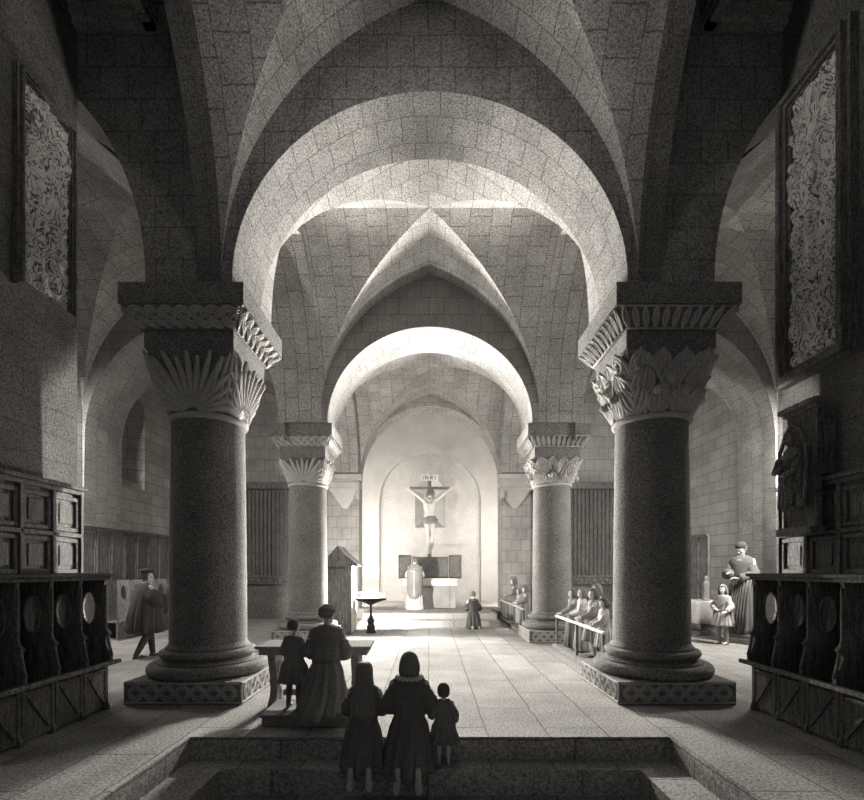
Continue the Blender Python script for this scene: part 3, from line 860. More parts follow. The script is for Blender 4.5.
def robe(rings, mat, name='robe', folds=13, amp=.06, seed=0, n=110, from_top=.2, th=.012):
    """rings: (cy, z, rx, ry) in adult metres, top first; z measured from the soles (knees when kneeling)"""
    def f(C):
        rnd = random.Random(seed); ph = [rnd.uniform(0, 6.28) for _ in range(4)]
        # densify
        rr = []
        for i in range(len(rings)-1):
            for q in range(6):
                u = q/6; u2 = u*u*(3-2*u)*.5+u*.5
                rr.append([a+(b-a)*(u2 if j != 1 else u) for j, (a, b) in enumerate(zip(rings[i], rings[i+1]))])
        rr.append(list(rings[-1])); out = []
        z0, z1 = rr[0][1], rr[-1][1]
        for cy, z, rx, ry in rr:
            g = max(0, ((z0-z)/(z0-z1+1e-6)-from_top)/(1-from_top)); am = amp*g
            ring = []
            for j in range(n):
                a = 2*pi*j/n
                w = 1+am*1.5*(sin(folds*a+ph[0]+.9*sin(2*a+ph[1])+1.2*g)+.45*sin((folds*2-3)*a+ph[2])+.3*sin(3*a+7*g+ph[3]))
                ring.append(Vector((rx*w*cos(a), cy+ry*w*sin(a), z))*C['k'])
            out.append(ring)
        o = MB().loft(out, False, False).build(name, mat, C['t'], True, fix=True)
        return solid(o, th*C['k'])
    return f

def sleeves(mat, r=(.075, .085, .07), part='sleeve', end=1.0, sides='LR', puff=None):
    def f(C):
        for n in sides:
            sh, e, w = C['aj'][n]; pts = []; rr = []; w2 = e+(w-e)*end
            top = sh+Vector(((.05 if n == 'L' else -.05), 0, -.035))*C['k']
            for i in range(9): u = i/8; g = min(1, .35+u*2.2); pts.append(top.lerp(e, u)); rr.append((r[0]+(r[1]-r[0])*u+.007*sin(i*2.3)+(puff or 0)*sin(pi*u))*C['k']*g)
            for i in range(1, 9): u = i/8; pts.append(e.lerp(w2, u)); rr.append((r[1]+(r[2]-r[1])*u+.006*sin(i*2.9))*C['k'])
            # round the bend
            for _ in range(2): pts = [pts[0]]+[(pts[i-1]+pts[i]*2+pts[i+1])/4 for i in range(1, len(pts)-1)]+[pts[-1]]
            MB().tube(pts, rr, 14).build(part, mat, C['t'], True)
    return f

def hair(mat=None, length=.0, fluff=.012, face=.42, width=1.0):
    def f(C):
        k = C['hh']/.235; n, m = 80, 30; vs = []; fs = []; keep = {}
        for i in range(m+1):
            ph = pi/2-pi*i/m
            for j in range(n):
                a = 2*pi*j/n; d = Vector((cos(ph)*cos(a), cos(ph)*sin(a), sin(ph)))
                lock = .5+.5*sin(a*19+1.3*sin(i*.55)+.8*sin(a*3))
                st = 1+(.03+.14*min(1, i/12))*(lock-.45)
                p = Vector((d.x*(.080+fluff)*st*width, -.012+d.y*(.098+fluff)*st, .030+d.z*(.096+fluff)))
                if d.z < .2:
                    q = (.2-d.z)
                    p.z -= length*q**.8
                    if length:
                        fl = 1+2.2*length*q; p.x = max(-1, min(1, d.x/max(.25, cos(ph))))*(.080+fluff)*fl*st*(.55+.45*abs(cos(ph))) if d.z < 0 else p.x
                        if d.z < 0: p.y = -.012+(d.y/max(.25, cos(ph)))*(.098+fluff)*st*(.6+.4*abs(cos(ph)))
                vs.append(C['hc']+C['R'] @ (p*k))
                lim = .50
                keep[(i, j)] = not (d.y > (.25 if d.z > -.3 else .12) and d.z < lim) and not (length == 0 and d.z < -.72) and not (length and i >= m-3)
        for i in range(m):
            for j in range(n):
                if keep[(i, j)] and keep[(i+1, (j+1) % n)]:
                    fs.append((i*n+j, i*n+(j+1) % n, (i+1)*n+(j+1) % n, (i+1)*n+j))
        mb = MB().add(vs, fs)
        if length > .03:
            for j in range(26):
                a = pi*(1.0+.94*(j/25)*1.0+.03) if False else radians(172+196*j/25); pts = []
                for i in range(9):
                    u = i/8; z = .105-(.16+1.35*length+.02*sin(j*2.1))*u-.0; rr_ = (.55+.5*sin(min(1, u*1.7)*pi/2)+length*1.6*max(0, u-.4))
                    pts.append(C['hc']+C['R'] @ (Vector((cos(a)*(.082+fluff)*rr_+.007*sin(j*1.7+u*8), -.012+sin(a)*(.100+fluff)*rr_, z))*k))
                mb.tube(pts, [.010*k, .012*k, .013*k, .013*k, .013*k, .012*k, .012*k, .010*k, .004*k], 6)
        o = mb.build('hair', mat or M['hair'], C['t'], True); solid(o, .008*k)
    return f

def collar(mat, r=.10, h=.03, wave=0, z=1.46, name='collar', ry=.9, drop=.02):
    def f(C):
        pts = []; kk = C['k']; n = 72; rings = []
        for q, (rr, zz) in enumerate(((.058, .0), (r*.85, h*.4), (r, 0), (r*.9, -h*.6), (.062, -h*.2))):
            rings.append([C['P'](rr*cos(2*pi*j/n), rr*ry*sin(2*pi*j/n)+.005, z+zz-drop*(rr/.1-.5)+(wave*sin(j*1.4) if q in (1, 2, 3) else 0)) for j in range(n)])
        rings.append(rings[0])
        MB().loft(rings, False, False).build(name, mat, C['t'], True)
    return f

def hat(mat, kind='cap', name='hat'):
    def f(C):
        k = C['hh']/.235
        prof = {'cap': [(.105, .055), (.125, .075), (.128, .105), (.10, .13), (.04, .14), (.004, .142)],
                'skull': [(.092, .05), (.094, .08), (.08, .115), (.045, .135), (.004, .14)],
                'brim': [(.15, .07), (.155, .078), (.10, .085), (.098, .12), (.08, .15), (.03, .158), (.004, .16)]}[kind]
        o = MB().lathe([(r*k, z*k) for r, z in prof], 30, C['hc']+C['R'] @ Vector((0, -.012*k, 0)), False, True, C['R']).build(name, mat, C['t'], True); solid(o, .008*k)
    return f

def shoes(mat, name='shoe', sole=None):
    def f(C):
        for n in 'LR':
            a, b = C['J']['ank'+n], C['J']['toe'+n]; k = C['k']; d = (b-a)
            mb = MB(); dd = Vector((d.x, d.y, d.z)).normalized()
            if C['pose'] in ('stand', 'walk'):
                heel = a+Vector((0, -.045, -.045))*k; dirn = Vector((d.x, d.y, 0)).normalized(); sd = Vector((0, 0, 1)).cross(dirn)
                rings = []
                for u, w, h in ((-.02, .018, .03), (0, .034, .06), (.06, .037, .085), (.12, .038, .075), (.18, .044, .05), (.23, .036, .035), (.25, .012, .02)):
                    o = Vector((heel.x, heel.y, a.z-.08*k))+dirn*u*k
                    rings.append([o+sd*w*k*cos(2*pi*j/14)+Vector((0, 0, (h/2+h/2*sin(2*pi*j/14))*k)) for j in range(14)])
                mb.loft(rings)
            else:
                # foot behind the kneeler, sole turned to the back
                rings = []; heel = a+Vector((0, -.045, .045))*k; tip = b+Vector((0, -.02, -.06 if C['pose'] == 'kneelstep' else -.0))*k
                for u, w, h in ((-.06, .016, .02), (.02, .034, .03), (.25, .036, .035), (.5, .034, .032), (.75, .045, .03), (.95, .038, .025), (1.04, .012, .012)):
                    o = heel.lerp(tip, u)
                    rings.append([o+Vector((w*k*cos(2*pi*j/14), h*k*sin(2*pi*j/14), 0)) for j in range(14)])
                mb.loft(rings)
            mb.build(name, mat, C['t'], True)
    return f

def legs_cover(mat, name='breeches', z_end=None):
    def f(C):
        for n in 'LR':
            h, kn, a = C['J']['hip'+n], C['J']['knee'+n], C['J']['ank'+n]; k = C['k']
            MB().tube([h.lerp(kn, i/5) for i in range(6)]+[kn.lerp(a, i/5) for i in range(1, 6)]+[a+Vector((0, 0, -.03))*k], [k*r for r in (.105, .103, .098, .09, .08, .068, .066, .066, .06, .054, .05, .048)], 14).build(name, mat, C['t'], True)
    return f

def cloak(mat, z0=1.42, z1=.55, w0=.2, w1=.30, name='cloak', seed=3, back=.13, arc_deg=200, th=.012):
    """open cape hanging behind the shoulders"""
    def f(C):
        rings = []; n = 40; rnd = random.Random(seed); ph = rnd.uniform(0, 6)
        for i in range(15):
            u = i/14; z = z0+(z1-z0)*u; rx = w0+(w1-w0)*u**.7; ry = back+.10*u; ring = []
            if i == 0: rx *= .75
            for j in range(n):
                a = -pi/2+radians(arc_deg)*(j/(n-1)-.5); w = 1+.07*u*sin(9*a+ph+u)
                ring.append(Vector((rx*w*cos(a), ry*w*sin(a), z))*C['k'])
            rings.append(ring)
        o = MB().loft(rings, False, False, False).build(name, mat, C['t'], True); solid(o, th*C['k'])
    return f

def trim_band(rings, mat, name): return robe(rings, mat, name, folds=3, amp=0, th=.012)

STAND_LONG = lambda hem=.02, w=.27, d=.24, sh=.215: [(-.0, 1.50, .08, .07), (0, 1.472, .15, .095), (0, 1.43, .205, .115), (0, 1.35, sh+.01, .13), (0, 1.2, .185, .135), (0, 1.04, .165, .13), (0, .9, .20, .165), (0, .5, (w+.2)/2, (d+.165)/2), (0, hem, w, d)]
KNEEL_LONG = lambda w=.27, back=.30, sh=.215: [(.0, 1.06, .08, .07), (0, 1.032, .15, .095), (0, .99, .205, .115), (-.01, .91, sh+.01, .13), (-.02, .76, .185, .135), (-.04, .60, .165, .14), (-.06, .47, .21, .19), (-.10, .25, (w+.21)/2+.01, .25), (-.13, .01, w, back)]

# foreground: kneeling on the upper stair, seen from behind, shoes hanging over the edge
def veil(C):
    k = C['k']; rings = []; n = 40
    for z, rx, ry, cy in ((.155, .02, .02, -.01), (.147, .065, .075, -.01), (.115, .092, .108, -.01), (.05, .105, .125, -.012), (-.06, .108, .125, -.03), (-.17, .125, .12, -.06), (-.30, .155, .12, -.08), (-.46, .16, .12, -.09), (-.54, .165, .12, -.09)):
        ring = []
        for j in range(n):
            a = -pi/2+radians(285)*(j/(n-1)-.5); w = 1+.05*(sin(11*a)+.5*sin(17*a+1))*min(1, max(0, (.1-z)*3))
            ring.append(C['hc']+Vector((rx*w*cos(a), cy+ry*w*sin(a), z))*(C['hh']/.235))
        rings.append(ring)
    o = MB().loft(rings, False, False, False).build('veil', M['dark'], C['t'], True); solid(o, .012)
KX = .045
person('person', 'woman in black dress and long dark veil kneeling on the steps', (-.65, 4.80, -.225), 0, 1.32, 'kneelstep', ('pray', 'pray'),
       [robe(KNEEL_LONG(.26, .31, .21), M['black'], 'dress', 12, .10, 1), sleeves(M['black'], (.08, .10, .075)), hair(M['hair'], .02), veil, shoes(M['light'])], pitch=-.12)
person('person', 'kneeling person in black mantle with long hair and pale ruff, on the front steps', (-.205, 4.80, -.225), 0, 1.47, 'kneelstep', ('clasp', 'clasp'),
       [robe(KNEEL_LONG(.28, .34, .235), M['black'], 'mantle', 12, .10, 2), sleeves(M['black'], (.095, .115, .085), 'sleeve'), hair(M['hairmid'], .055, .016), collar(M['white'], .17, .045, .010, 1.475, 'ruff', drop=.0), shoes(M['light'])], pitch=-.1)
person('person', 'toddler in dark short frock with bare calves standing on the front steps', (.135, 4.815, -.23), radians(8), .77, 'stand', ('give', 'down'),
       [robe([(0, 1.465, .14, .09), (0, 1.425, .205, .12), (0, 1.34, .22, .136), (0, 1.2, .19, .14), (0, 1.02, .19, .15), (0, .85, .25, .21), (0, .52, .32, .28)], M['dark'], 'frock', 11, .09, 4), sleeves(M['dark'], (.085, .10, .075), end=.75),
        hair(M['hair'], .02, .015), shoes(M['light'])], headk=1.3, vox=.006)

# the kneeling desk
t = thing('kneeling_desk', 'carved kneeling desk on two scrolled ends with a kneeling board, left foreground', 'kneeling desk', (-1.43, 5.9, 0))
MB().box(-.66, .66, .0, .52, .66, .74, bev=.015).box(-.70, .70, -.04, .56, .74, .775, bev=.012).build('desk_top', M['mid'], t)
def trestle(x):
    def o():
        return [(.06, .0), (.46, 0), (.46, .06), (.40, .10), (.36, .2), (.37, .36), (.42, .5), (.46, .58), (.46, .66), (.06, .66), (.06, .58), (.10, .5), (.15, .36), (.16, .2), (.12, .10), (.06, .06)]
    l = MB().plate(o(), [], .09, lambda u, v, w: (x-.045+w, u, v)).build('leg', M['mid'], t)
    mb = MB()
    for s in (-1, 1):
        mb.tube([(x+s*.045, .26+.09*cos(a)*(1-a/14), .47+.09*sin(a)*(1-a/14)) for a in [i*.4 for i in range(26)]], .016, 6)
        mb.tube([(x+s*.045, .26+.07*sin(i*.5), .06+.3*i/12) for i in range(13)], .016, 6)
    mb.build('scroll_carving', M['carve'], l, True)
trestle(-.52); trestle(.50)
MB().box(-.40, .62, -.64, -.02, .0, .10, bev=.012).box(-.42, .64, -.66, -.0, .10, .13, bev=.012).build('kneeling_board', M['mid'], t)
MB().box(-.42, .45, .2, .27, .12, .2, bev=.01).build('stretcher', M['mid'], t)

def bun(C):
    k = C['hh']/.235
    mb = MB().ell(C['hc']+Vector((0, -.085, .035))*k, .06*k, .045*k, .055*k)
    mb.tube([C['hc']+Vector((.096*cos(a)*k, (-.015+.112*sin(a))*k, (.055-.03*sin(a))*k)) for a in [2*pi*i/30 for i in range(30)]], .017*k, 8, closed=True)
    mb.build('hair_braid', M['hairmid'], C['t'], True)
person('person', 'woman in long dark gown with paler yoke and braided hair kneeling at the desk', (-1.17, 5.52, .13), radians(-4), 1.56, 'kneel', ('clasp', 'clasp'),
       [robe(KNEEL_LONG(.28, .46, .20), M['dark'], 'gown', 12, .10, 5), sleeves(M['dark'], (.075, .085, .06), puff=.012),
        robe([(0, 1.04, .16, .105), (0, 1.0, .215, .125), (-.01, .95, .226, .140), (-.012, .90, .23, .145)], M['mid'], 'yoke', 5, 0, 2),
        robe([(-.04, .64, .172, .147), (-.04, .60, .175, .15)], M['black'], 'belt', 3, 0, 2), hair(M['hairmid'], 0), bun, collar(M['light'], .08, .02, .003, 1.49, drop=0), shoes(M['mid'])], yaw=radians(-25), pitch=-.1)
person('person', 'small boy in dark tunic standing on the kneeling board beside the woman', (-1.56, 5.56, .13), radians(-8), .97, 'stand', ('clasp', 'clasp'),
       [legs_cover(M['black'], 'stocking'), robe([(0, 1.475, .13, .09), (0, 1.435, .205, .12), (0, 1.36, .228, .137), (0, 1.2, .20, .15), (0, 1.0, .19, .15), (0, .85, .25, .2), (0, .52, .31, .25)], M['dark'], 'tunic', 10, .09, 6),
        sleeves(M['dark'], (.085, .105, .075)), hair(M['hair'], .0, .012), collar(M['mid'], .14, .02, .0, 1.42, drop=.02), shoes(M['black'])], headk=1.2, vox=.007, yaw=radians(-20))

# man strolling in the left aisle
def scarf(C):
    mb = MB(); mb.tube([C['P'](.085*cos(a), .085*sin(a), 1.47+.02*sin(a)) for a in [2*pi*i/24 for i in range(24)]], .028, 8, closed=True)
    mb.tube([C['P'](.09, .03, 1.46), C['P'](.16, .09, 1.36), C['P'](.19, .14, 1.2), C['P'](.2, .16, 1.06)], .025, 8)
    mb.build('fur_collar', M['light'], C['t'], True)
person('person', 'man in dark cap and full knee-length gown walking away in the left aisle', (-5.52, 9.4, 0), radians(-32), 1.72, 'walk', ('hip', 'hip'),
       [legs_cover(M['soot'], 'hose'), robe([(0, 1.47, .1, .085), (0, 1.41, .2, .12), (-.01, 1.3, .26, .16), (-.02, 1.05, .29, .21), (-.02, .8, .33, .27), (-.02, .56, .34, .29), (-.01, .50, .30, .26)], M['soot'], 'gown', 13, .05, 8),
        sleeves(M['soot'], (.10, .13, .09), puff=.02), hair(M['hair'], .01), hat(M['soot'], 'cap'), scarf, shoes(M['soot'])], yaw=radians(-25))

# child and statue in the right aisle
def satchel(C):
    mb = MB().tube([C['P'](-.15, .1, 1.3), C['P'](-.02, .15, 1.15), C['P'](.15, .12, .98), C['P'](.24, .0, .88)], .02, 6)
    mb.build('sash', M['mid'], C['t'], True)
person('person', 'child in pale belted tunic with dark cloak, standing before the tall statue', (6.70, 11.1, 0), radians(118), 1.34, 'stand', ('give', 'hip'),
       [legs_cover(M['mid'], 'stocking'), robe([(0, 1.475, .13, .09), (0, 1.435, .20, .12), (0, 1.36, .215, .132), (0, 1.2, .18, .14), (0, 1.0, .17, .14), (0, .85, .23, .19), (0, .56, .28, .24)], M['light'], 'tunic', 12, .07, 9),
        sleeves(M['light'], (.08, .1, .065)), robe([(0, 1.02, .18, .15), (0, .97, .185, .155)], M['dark'], 'belt', 3, 0, 1), cloak(M['dark'], 1.42, .62, .22, .3), satchel, hair(M['hairmid'], .07, .016), shoes(M['black'])], headk=1.1, pitch=-.05, yaw=radians(10))
def pedestal(C):
    mb = MB(); mb.box(-.34, .34, -.34, .34, -.22, -.10, bev=.02).box(-.29, .29, -.29, .29, -.10, .0, bev=.02)
    mb.build('pedestal', M['statue'], C['t'])
def mantle_drape(C):
    mb = MB()
    for j in range(7):
        mb.tube([C['P'](-.24+.05*j, .17+.03*sin(j), 1.12-.03*j), C['P'](-.2+.05*j, .22, .8-.03*j), C['P'](-.17+.052*j, .24, .4), C['P'](-.15+.055*j, .25, .06)], [.022, .035, .03, .02], 8)
    mb.build('drapery', M['statue'], C['t'], True)
person('statue', 'tall stone statue of a robed bearded man looking down in the right aisle', (7.33, 11.4, .22), radians(125), 2.12, 'stand', ('clasp', 'book'),
       [robe(STAND_LONG(.0, .24, .22, .22), M['statue'], 'robe', 13, .07, 12), sleeves(M['statue'], (.08, .10, .08)), mantle_drape, hat(M['soot'], 'skull', 'cap'), collar(M['relief'], .14, .05, .0, 1.44, drop=.03), hair(M['statue'], 0, .004),
        lambda C: MB().ell(C['hc']+C['R'] @ (Vector((0, .065, -.11))*(C['hh']/.235)), .05*C['hh']/.235, .035*C['hh']/.235, .06*C['hh']/.235).build('beard', M['statue'], C['t'], True), pedestal],
       cat='statue', pitch=-.45, yaw=radians(-15), mats=dict(skin=M['carve']), eyes=False)
# draped side altar against the right aisle wall
t = thing('side_altar', 'small side altar under a pale hanging cloth, against the far right aisle wall', 'side altar', (7.42, 13.2, 0))
MB().box(-.42, .42, -.6, .6, 0, .10, bev=.02).box(-.34, .42, -.5, .5, .10, .86, bev=.02).build('altar_block', M['column'], t)
mb = MB(); rings = []
for z, w in ((.875, .40), (.87, .42), (.82, .44), (.5, .455), (.3, .46)):
    rings.append([(.0+max(-w, min(.40, 1.3*w*cos(a)))+.012*sin(14*a)*(.87-z), max(-w*1.25, min(w*1.25, 1.7*w*sin(a)))+.02*sin(17*a)*(.87-z), z) for a in [2*pi*i/80 for i in range(80)]])
solid(mb.loft(rings, True, False).build('altar_cloth', M['white'], t, True, 50), .01)
t = thing('pillar_figure', 'small dark carved figure standing on the cloth of the side altar', 'figure', (7.4, 13.0, .885))
MB().lathe([(.10, 0), (.10, .03), (.07, .05), (.085, .1), (.06, .3), (.09, .42), (.07, .5), (.03, .53), (.03, .55)], 20).build('robe', M['mid'], t, True)
MB().ell((0, 0, .6), .045, .05, .06).build('head', M['mid'], t, True)

# ------------------------------------------------------------------ rails and the worshippers behind the right one
def rail(label, x, y0, y1, h):
    t = thing('communion_rail', label, 'rail', (x, y0, 0)); L = y1-y0
    MB().box(-.035, .035, 0, L, h-.04, h, bev=.012).build('handrail', M['relief'], t)
    MB().box(-.09, .09, 0, L, 0, .10, bev=.015).build('base_kerb', M['column'], t)
    n = max(2, round(L/1.3))
    for i in range(n+1):
        y = .06+(L-.12)*i/n
        MB().box(-.022, .022, y-.022, y+.022, .10, h-.05, bev=.006).build('post', M['wood'], t)
rail('low rail with a pale handrail between the two right-hand columns', 2.76, 7.66, 10.6, .72)
rail('low rail with a pale handrail from the rear right column to the chancel wall', 2.48, 12.75, 16.95, .68)

def youth(label, x, y, H, rz, dress, tmat, hmat, col, arms=('rail', 'rail'), yaw=0, pitch=-.1, hl=.05, extra=()):
    shapes = {'gown': STAND_LONG(.03, .26, .23), 'tunic': [(0, 1.475, .13, .09), (0, 1.435, .20, .12), (0, 1.36, .218, .132), (0, 1.2, .185, .14), (0, 1.0, .175, .14), (0, .85, .24, .19), (0, .42, .29, .25)]}
    return person('person', label, (x, y, 0), radians(rz), H, 'stand', arms,
        [legs_cover(M['mid'], 'stocking'), robe(shapes[dress], M[tmat], dress, 12, .08, int(y*10)), sleeves(M[tmat], (.08, .10, .065)), hair(M[hmat], hl, .015), collar(M[col], .15, .03, 0, 1.44, drop=.02), shoes(M['black'])]+list(extra), headk=1.12, yaw=radians(yaw), pitch=pitch, vox=.01, group=None)
youth('youth with bowed head and pale collar at the rail, nearest the right front column', 3.22, 8.98, 1.16, 82, 'tunic', 'light', 'hair', 'white', pitch=-.35)
youth('youth in grey tunic leaning on the rail, second from the right front column', 3.20, 9.5, 1.31, 80, 'tunic', 'mid', 'hair', 'light', arms=('rail', 'rail'), yaw=10)
youth('pale gowned youth with parted hair standing third from the right front column', 3.18, 10.12, 1.30, 75, 'gown', 'light', 'hairmid', 'white', arms=('clasp', 'rail'))
youth('youth half hidden behind the pale gowned one at the rail', 3.56, 10.35, 1.37, 85, 'gown', 'mid', 'hairmid', 'light', arms=('clasp', 'clasp'), yaw=-10)
youth('youth in a grey gown nearest to the rear right column, at the rail', 3.16, 10.75, 1.26, 78, 'gown', 'mid', 'hair', 'light')
youth('worshipper in a round dark hat at the far rail, nearest the chancel', 2.80, 16.25, 1.42, 70, 'gown', 'mid', 'hair', 'light', arms=('clasp', 'rail'), extra=[hat(M['dark'], 'brim')])
youth('small worshipper in the middle of the far rail group', 2.80, 15.25, 1.10, 75, 'gown', 'light', 'hair', 'white')
youth('worshipper in dark cap at the far rail, beside the rear right column', 2.80, 14.3, 1.22, 80, 'gown', 'mid', 'hair', 'white', extra=[hat(M['black'], 'skull')])

# ------------------------------------------------------------------ chancel: altar, triptych, crucifix, priest, server
t = thing('altar_table', 'pale stone altar table with heavy slab top on the chancel steps', 'altar', (.0, 17.3, .34))
MB().box(-.95, .95, .0, .85, .84, 1.0, bev=.02).box(-.99, .99, -.04, .88, 1.0, 1.05, bev=.015).build('altar_slab', M['column'], t)
for x in (-.82, .82): MB().box(x-.1, x+.1, .03, .8, 0, .84, bev=.015).build('leg', M['carve'], t)
MB().box(-.72, .72, .12, .75, 0, .84).build('front_panel', M['carve'], t)
MB().box(-.98, .98, -.05, .24, 1.05, 1.058).box(-.98, .98, -.055, -.045, .8, 1.055).build('altar_cloth', M['white'], t)

t = thing('altar_triptych', 'three-winged carved triptych standing on the back of the altar table', 'triptych', (0, 18.0, 1.39))
def wing(name, w, h, seed, mat4):
    mb = MB().box(0, w, 0, .05, 0, h, bev=.008)
    vs, fs = relief(w-.1, h-.1, .045, seed, False, 50, 50)
    mb2 = MB().add([(u+.05, -.002-z, v+.05) for u, v, z in vs], fs)
    a = mb.build(name, M['wood'], t); b = mb2.build('carved_panel', M['column'], a, True)
    a.matrix_local = mat4
wing('centre_panel', 1.34, .80, 11, Matrix.Translation((-.67, 0, 0)))
wing('wing', .56, .86, 12, Matrix.Translation((-1.12, -.38, 0)) @ Matrix.Rotation(radians(40), 4, 'Z'))
wing('wing', .56, .86, 13, Matrix.Translation((.69, -.02, 0)) @ Matrix.Rotation(radians(-40), 4, 'Z'))

# crucifix
t = thing('crucifix', 'tall wooden crucifix with a pale carved body rising behind the altar', 'crucifix', (-.02, 18.62, 0))
MB().box(-.07, .07, 0, .10, .34, 5.35, bev=.012).build('upright', M['wood'], t)
MB().box(-.84, .84, -.02, .08, 4.80, 4.90, bev=.012).build('crossbeam', M['palerwood'], t)
tb = MB().box(-.34, .34, -.05, -.015, 5.12, 5.36, bev=.008).build('title_board', M['paleboard'], t)
mb = MB(); Z0, Z1, W = 5.17, 5.31, .022
def stroke(x0, z0, x1, z1):
    d = Vector((x1-x0, 0, z1-z0)); L = d.length; a = math.atan2(d.x, d.z)
    mb.box((x0+x1)/2-W/2, (x0+x1)/2+W/2, -.062, -.048, (z0+z1)/2-L/2, (z0+z1)/2+L/2, rot=Matrix.Rotation(a, 3, 'Y'))
zm = (Z0+Z1)/2
stroke(-.25, Z0, -.25, Z1)
stroke(-.16, Z0, -.16, Z1); stroke(-.06, Z0, -.06, Z1); stroke(-.16, Z1, -.06, Z0)
stroke(.04, Z0, .04, Z1); stroke(.04, Z1-.01, .12, Z1-.01); stroke(.12, Z1-.01, .12, zm); stroke(.04, zm, .12, zm); stroke(.06, zm, .13, Z0)
stroke(.23, Z0, .23, Z1)
mb.build('lettering', M['ink'], tb)
mb = MB(); S = 1.36; B = Vector((0, -.11, 2.42))
q = lambda x, y, z: Vector((x, y, z))*S+B
for s in (-1, 1):
    mb.cap(q(s*.06, .0, .92), q(s*.04, -.01, 1.07), .10*S, .09*S); mb.cap(q(s*.035, -.01, 1.05), q(s*.065, -.02, 1.27), .085*S, .11*S); mb.cap(q(s*.05, -.02, 1.3), q(s*.16, -.01, 1.42), .09*S, .06*S)
    mb.cap(q(s*.17, -.01, 1.42), q(s*.37, .0, 1.58), .05*S, .04*S); mb.cap(q(s*.37, 0, 1.58), q(s*.56, .04, 1.73), .04*S, .026*S)
    hand_mesh(mb, q(s*.56, .035, 1.73), Vector((s*.8, 0, .45)), Vector((0, 1, .0)), s, S, .5)
    mb.cap(q(s*.085, 0, .88), q(s*.065+.02, -.06, .48), .085*S, .055*S); mb.cap(q(s*.065+.02, -.06, .48), q(s*.05+.02, -.03, .28), .052*S, .052*S); mb.cap(q(s*.05+.02, -.03, .28), q(s*.03+.02, .0, .08), .05*S, .034*S)
    mb.cap(q(s*.03+.02, .01, .06), q(s*.03+.02, -.06, -.06), .036*S, .026*S)
    mb.ell(q(s*.07, -.11, 1.31), .07*S, .03*S, .045*S)
for i in range(4):
    for s in (-1, 1): mb.ell(q(s*.028, -.1, 1.18-.055*i), .026*S, .018*S, .024*S)
mb.cap(q(0, -.01, 1.4), q(.015, -.05, 1.53), .058*S, .048*S)
R = rot_to(radians(15), -.45, .2); hcx = q(.02, -.08, 1.60); head_mesh(mb, hcx, .235*S, R)
bd = remesh(mb, 'carved_body', M['skin'], t, .012)
C = dict(t=t, k=S, hc=hcx, hh=.235*S, R=R)
hair(M['hairmid'], .06, .012)(C)
MB().ell(hcx+R @ (Vector((0, .06, -.115))*S), .045*S, .03*S, .045*S).build('beard', M['hairmid'], t, True)
rings = []
for z, rx, ry in ((1.0, .135, .105), (.97, .15, .12), (.93, .165, .125), (.87, .17, .13), (.80, .165, .125), (.78, .155, .115)):
    rings.append([q(rx*cos(a)*(1+.03*sin(9*a+z*20)), ry*sin(a)*(1+.03*sin(9*a+z*20)), z+.03*sin(a*1+.6)) for a in [2*pi*i/48 for i in range(48)]])
solid(MB().loft(rings, False, False).tube([q(.15, -.05, .94), q(.2, -.07, .86), q(.19, -.05, .74)], [.03*S, .045*S, .03*S], 8).build('loincloth', M['mid'], t, True), .01)

# priest at the altar, back turned
def orphrey(C):
    mb = MB()
    for dx in (0,):
        pts = [(0, -.152, 1.38), (0, -.165, 1.2), (0, -.175, 1.0), (0, -.215, .8), (0, -.25, .6), (0, -.262, .46)]
        mb.tube([C['P'](x, y-.012, z) for x, y, z in pts], [.05]*6, 8, flat=.25)
        mb.tube([C['P'](-.16, -.13, 1.3), C['P'](0, -.19, 1.27), C['P'](.16, -.13, 1.3)], .03, 6, flat=.5)
    mb.build('chasuble_cross', M['light'], C['t'], True)
person('person', 'priest in a long embroidered chasuble standing with his back to us before the altar', (-.52, 16.55, .34), 0, 1.80, 'stand', ('book', 'book'),
       [robe(STAND_LONG(.01, .26, .22, .22), M['white'], 'alb', 14, .07, 20), sleeves(M['white'], (.08, .10, .07)),
        robe([(0, 1.495, .09, .08), (0, 1.44, .20, .125), (0, 1.33, .25, .15), (0, 1.1, .27, .19), (0, .8, .265, .23), (0, .55, .25, .25), (0, .40, .21, .23), (0, .34, .14, .20)], M['dark'], 'chasuble', 5, .015, 21), orphrey, hair(M['hair'], 0), hat(M['black'], 'skull', 'cap'), shoes(M['black'])])
person('person', 'altar server in dark gown kneeling on the floor before the altar steps', (1.26, 14.15, 0), radians(10), 1.42, 'kneel', ('pray', 'pray'),
       [robe(KNEEL_LONG(.25, .28), M['soot'], 'gown', 13, .07, 23), sleeves(M['soot'], (.085, .12, .09)), hair(M['hair'], .0), collar(M['mid'], .13, .03, 0, 1.46, drop=0), shoes(M['mid'])], pitch=-.1)

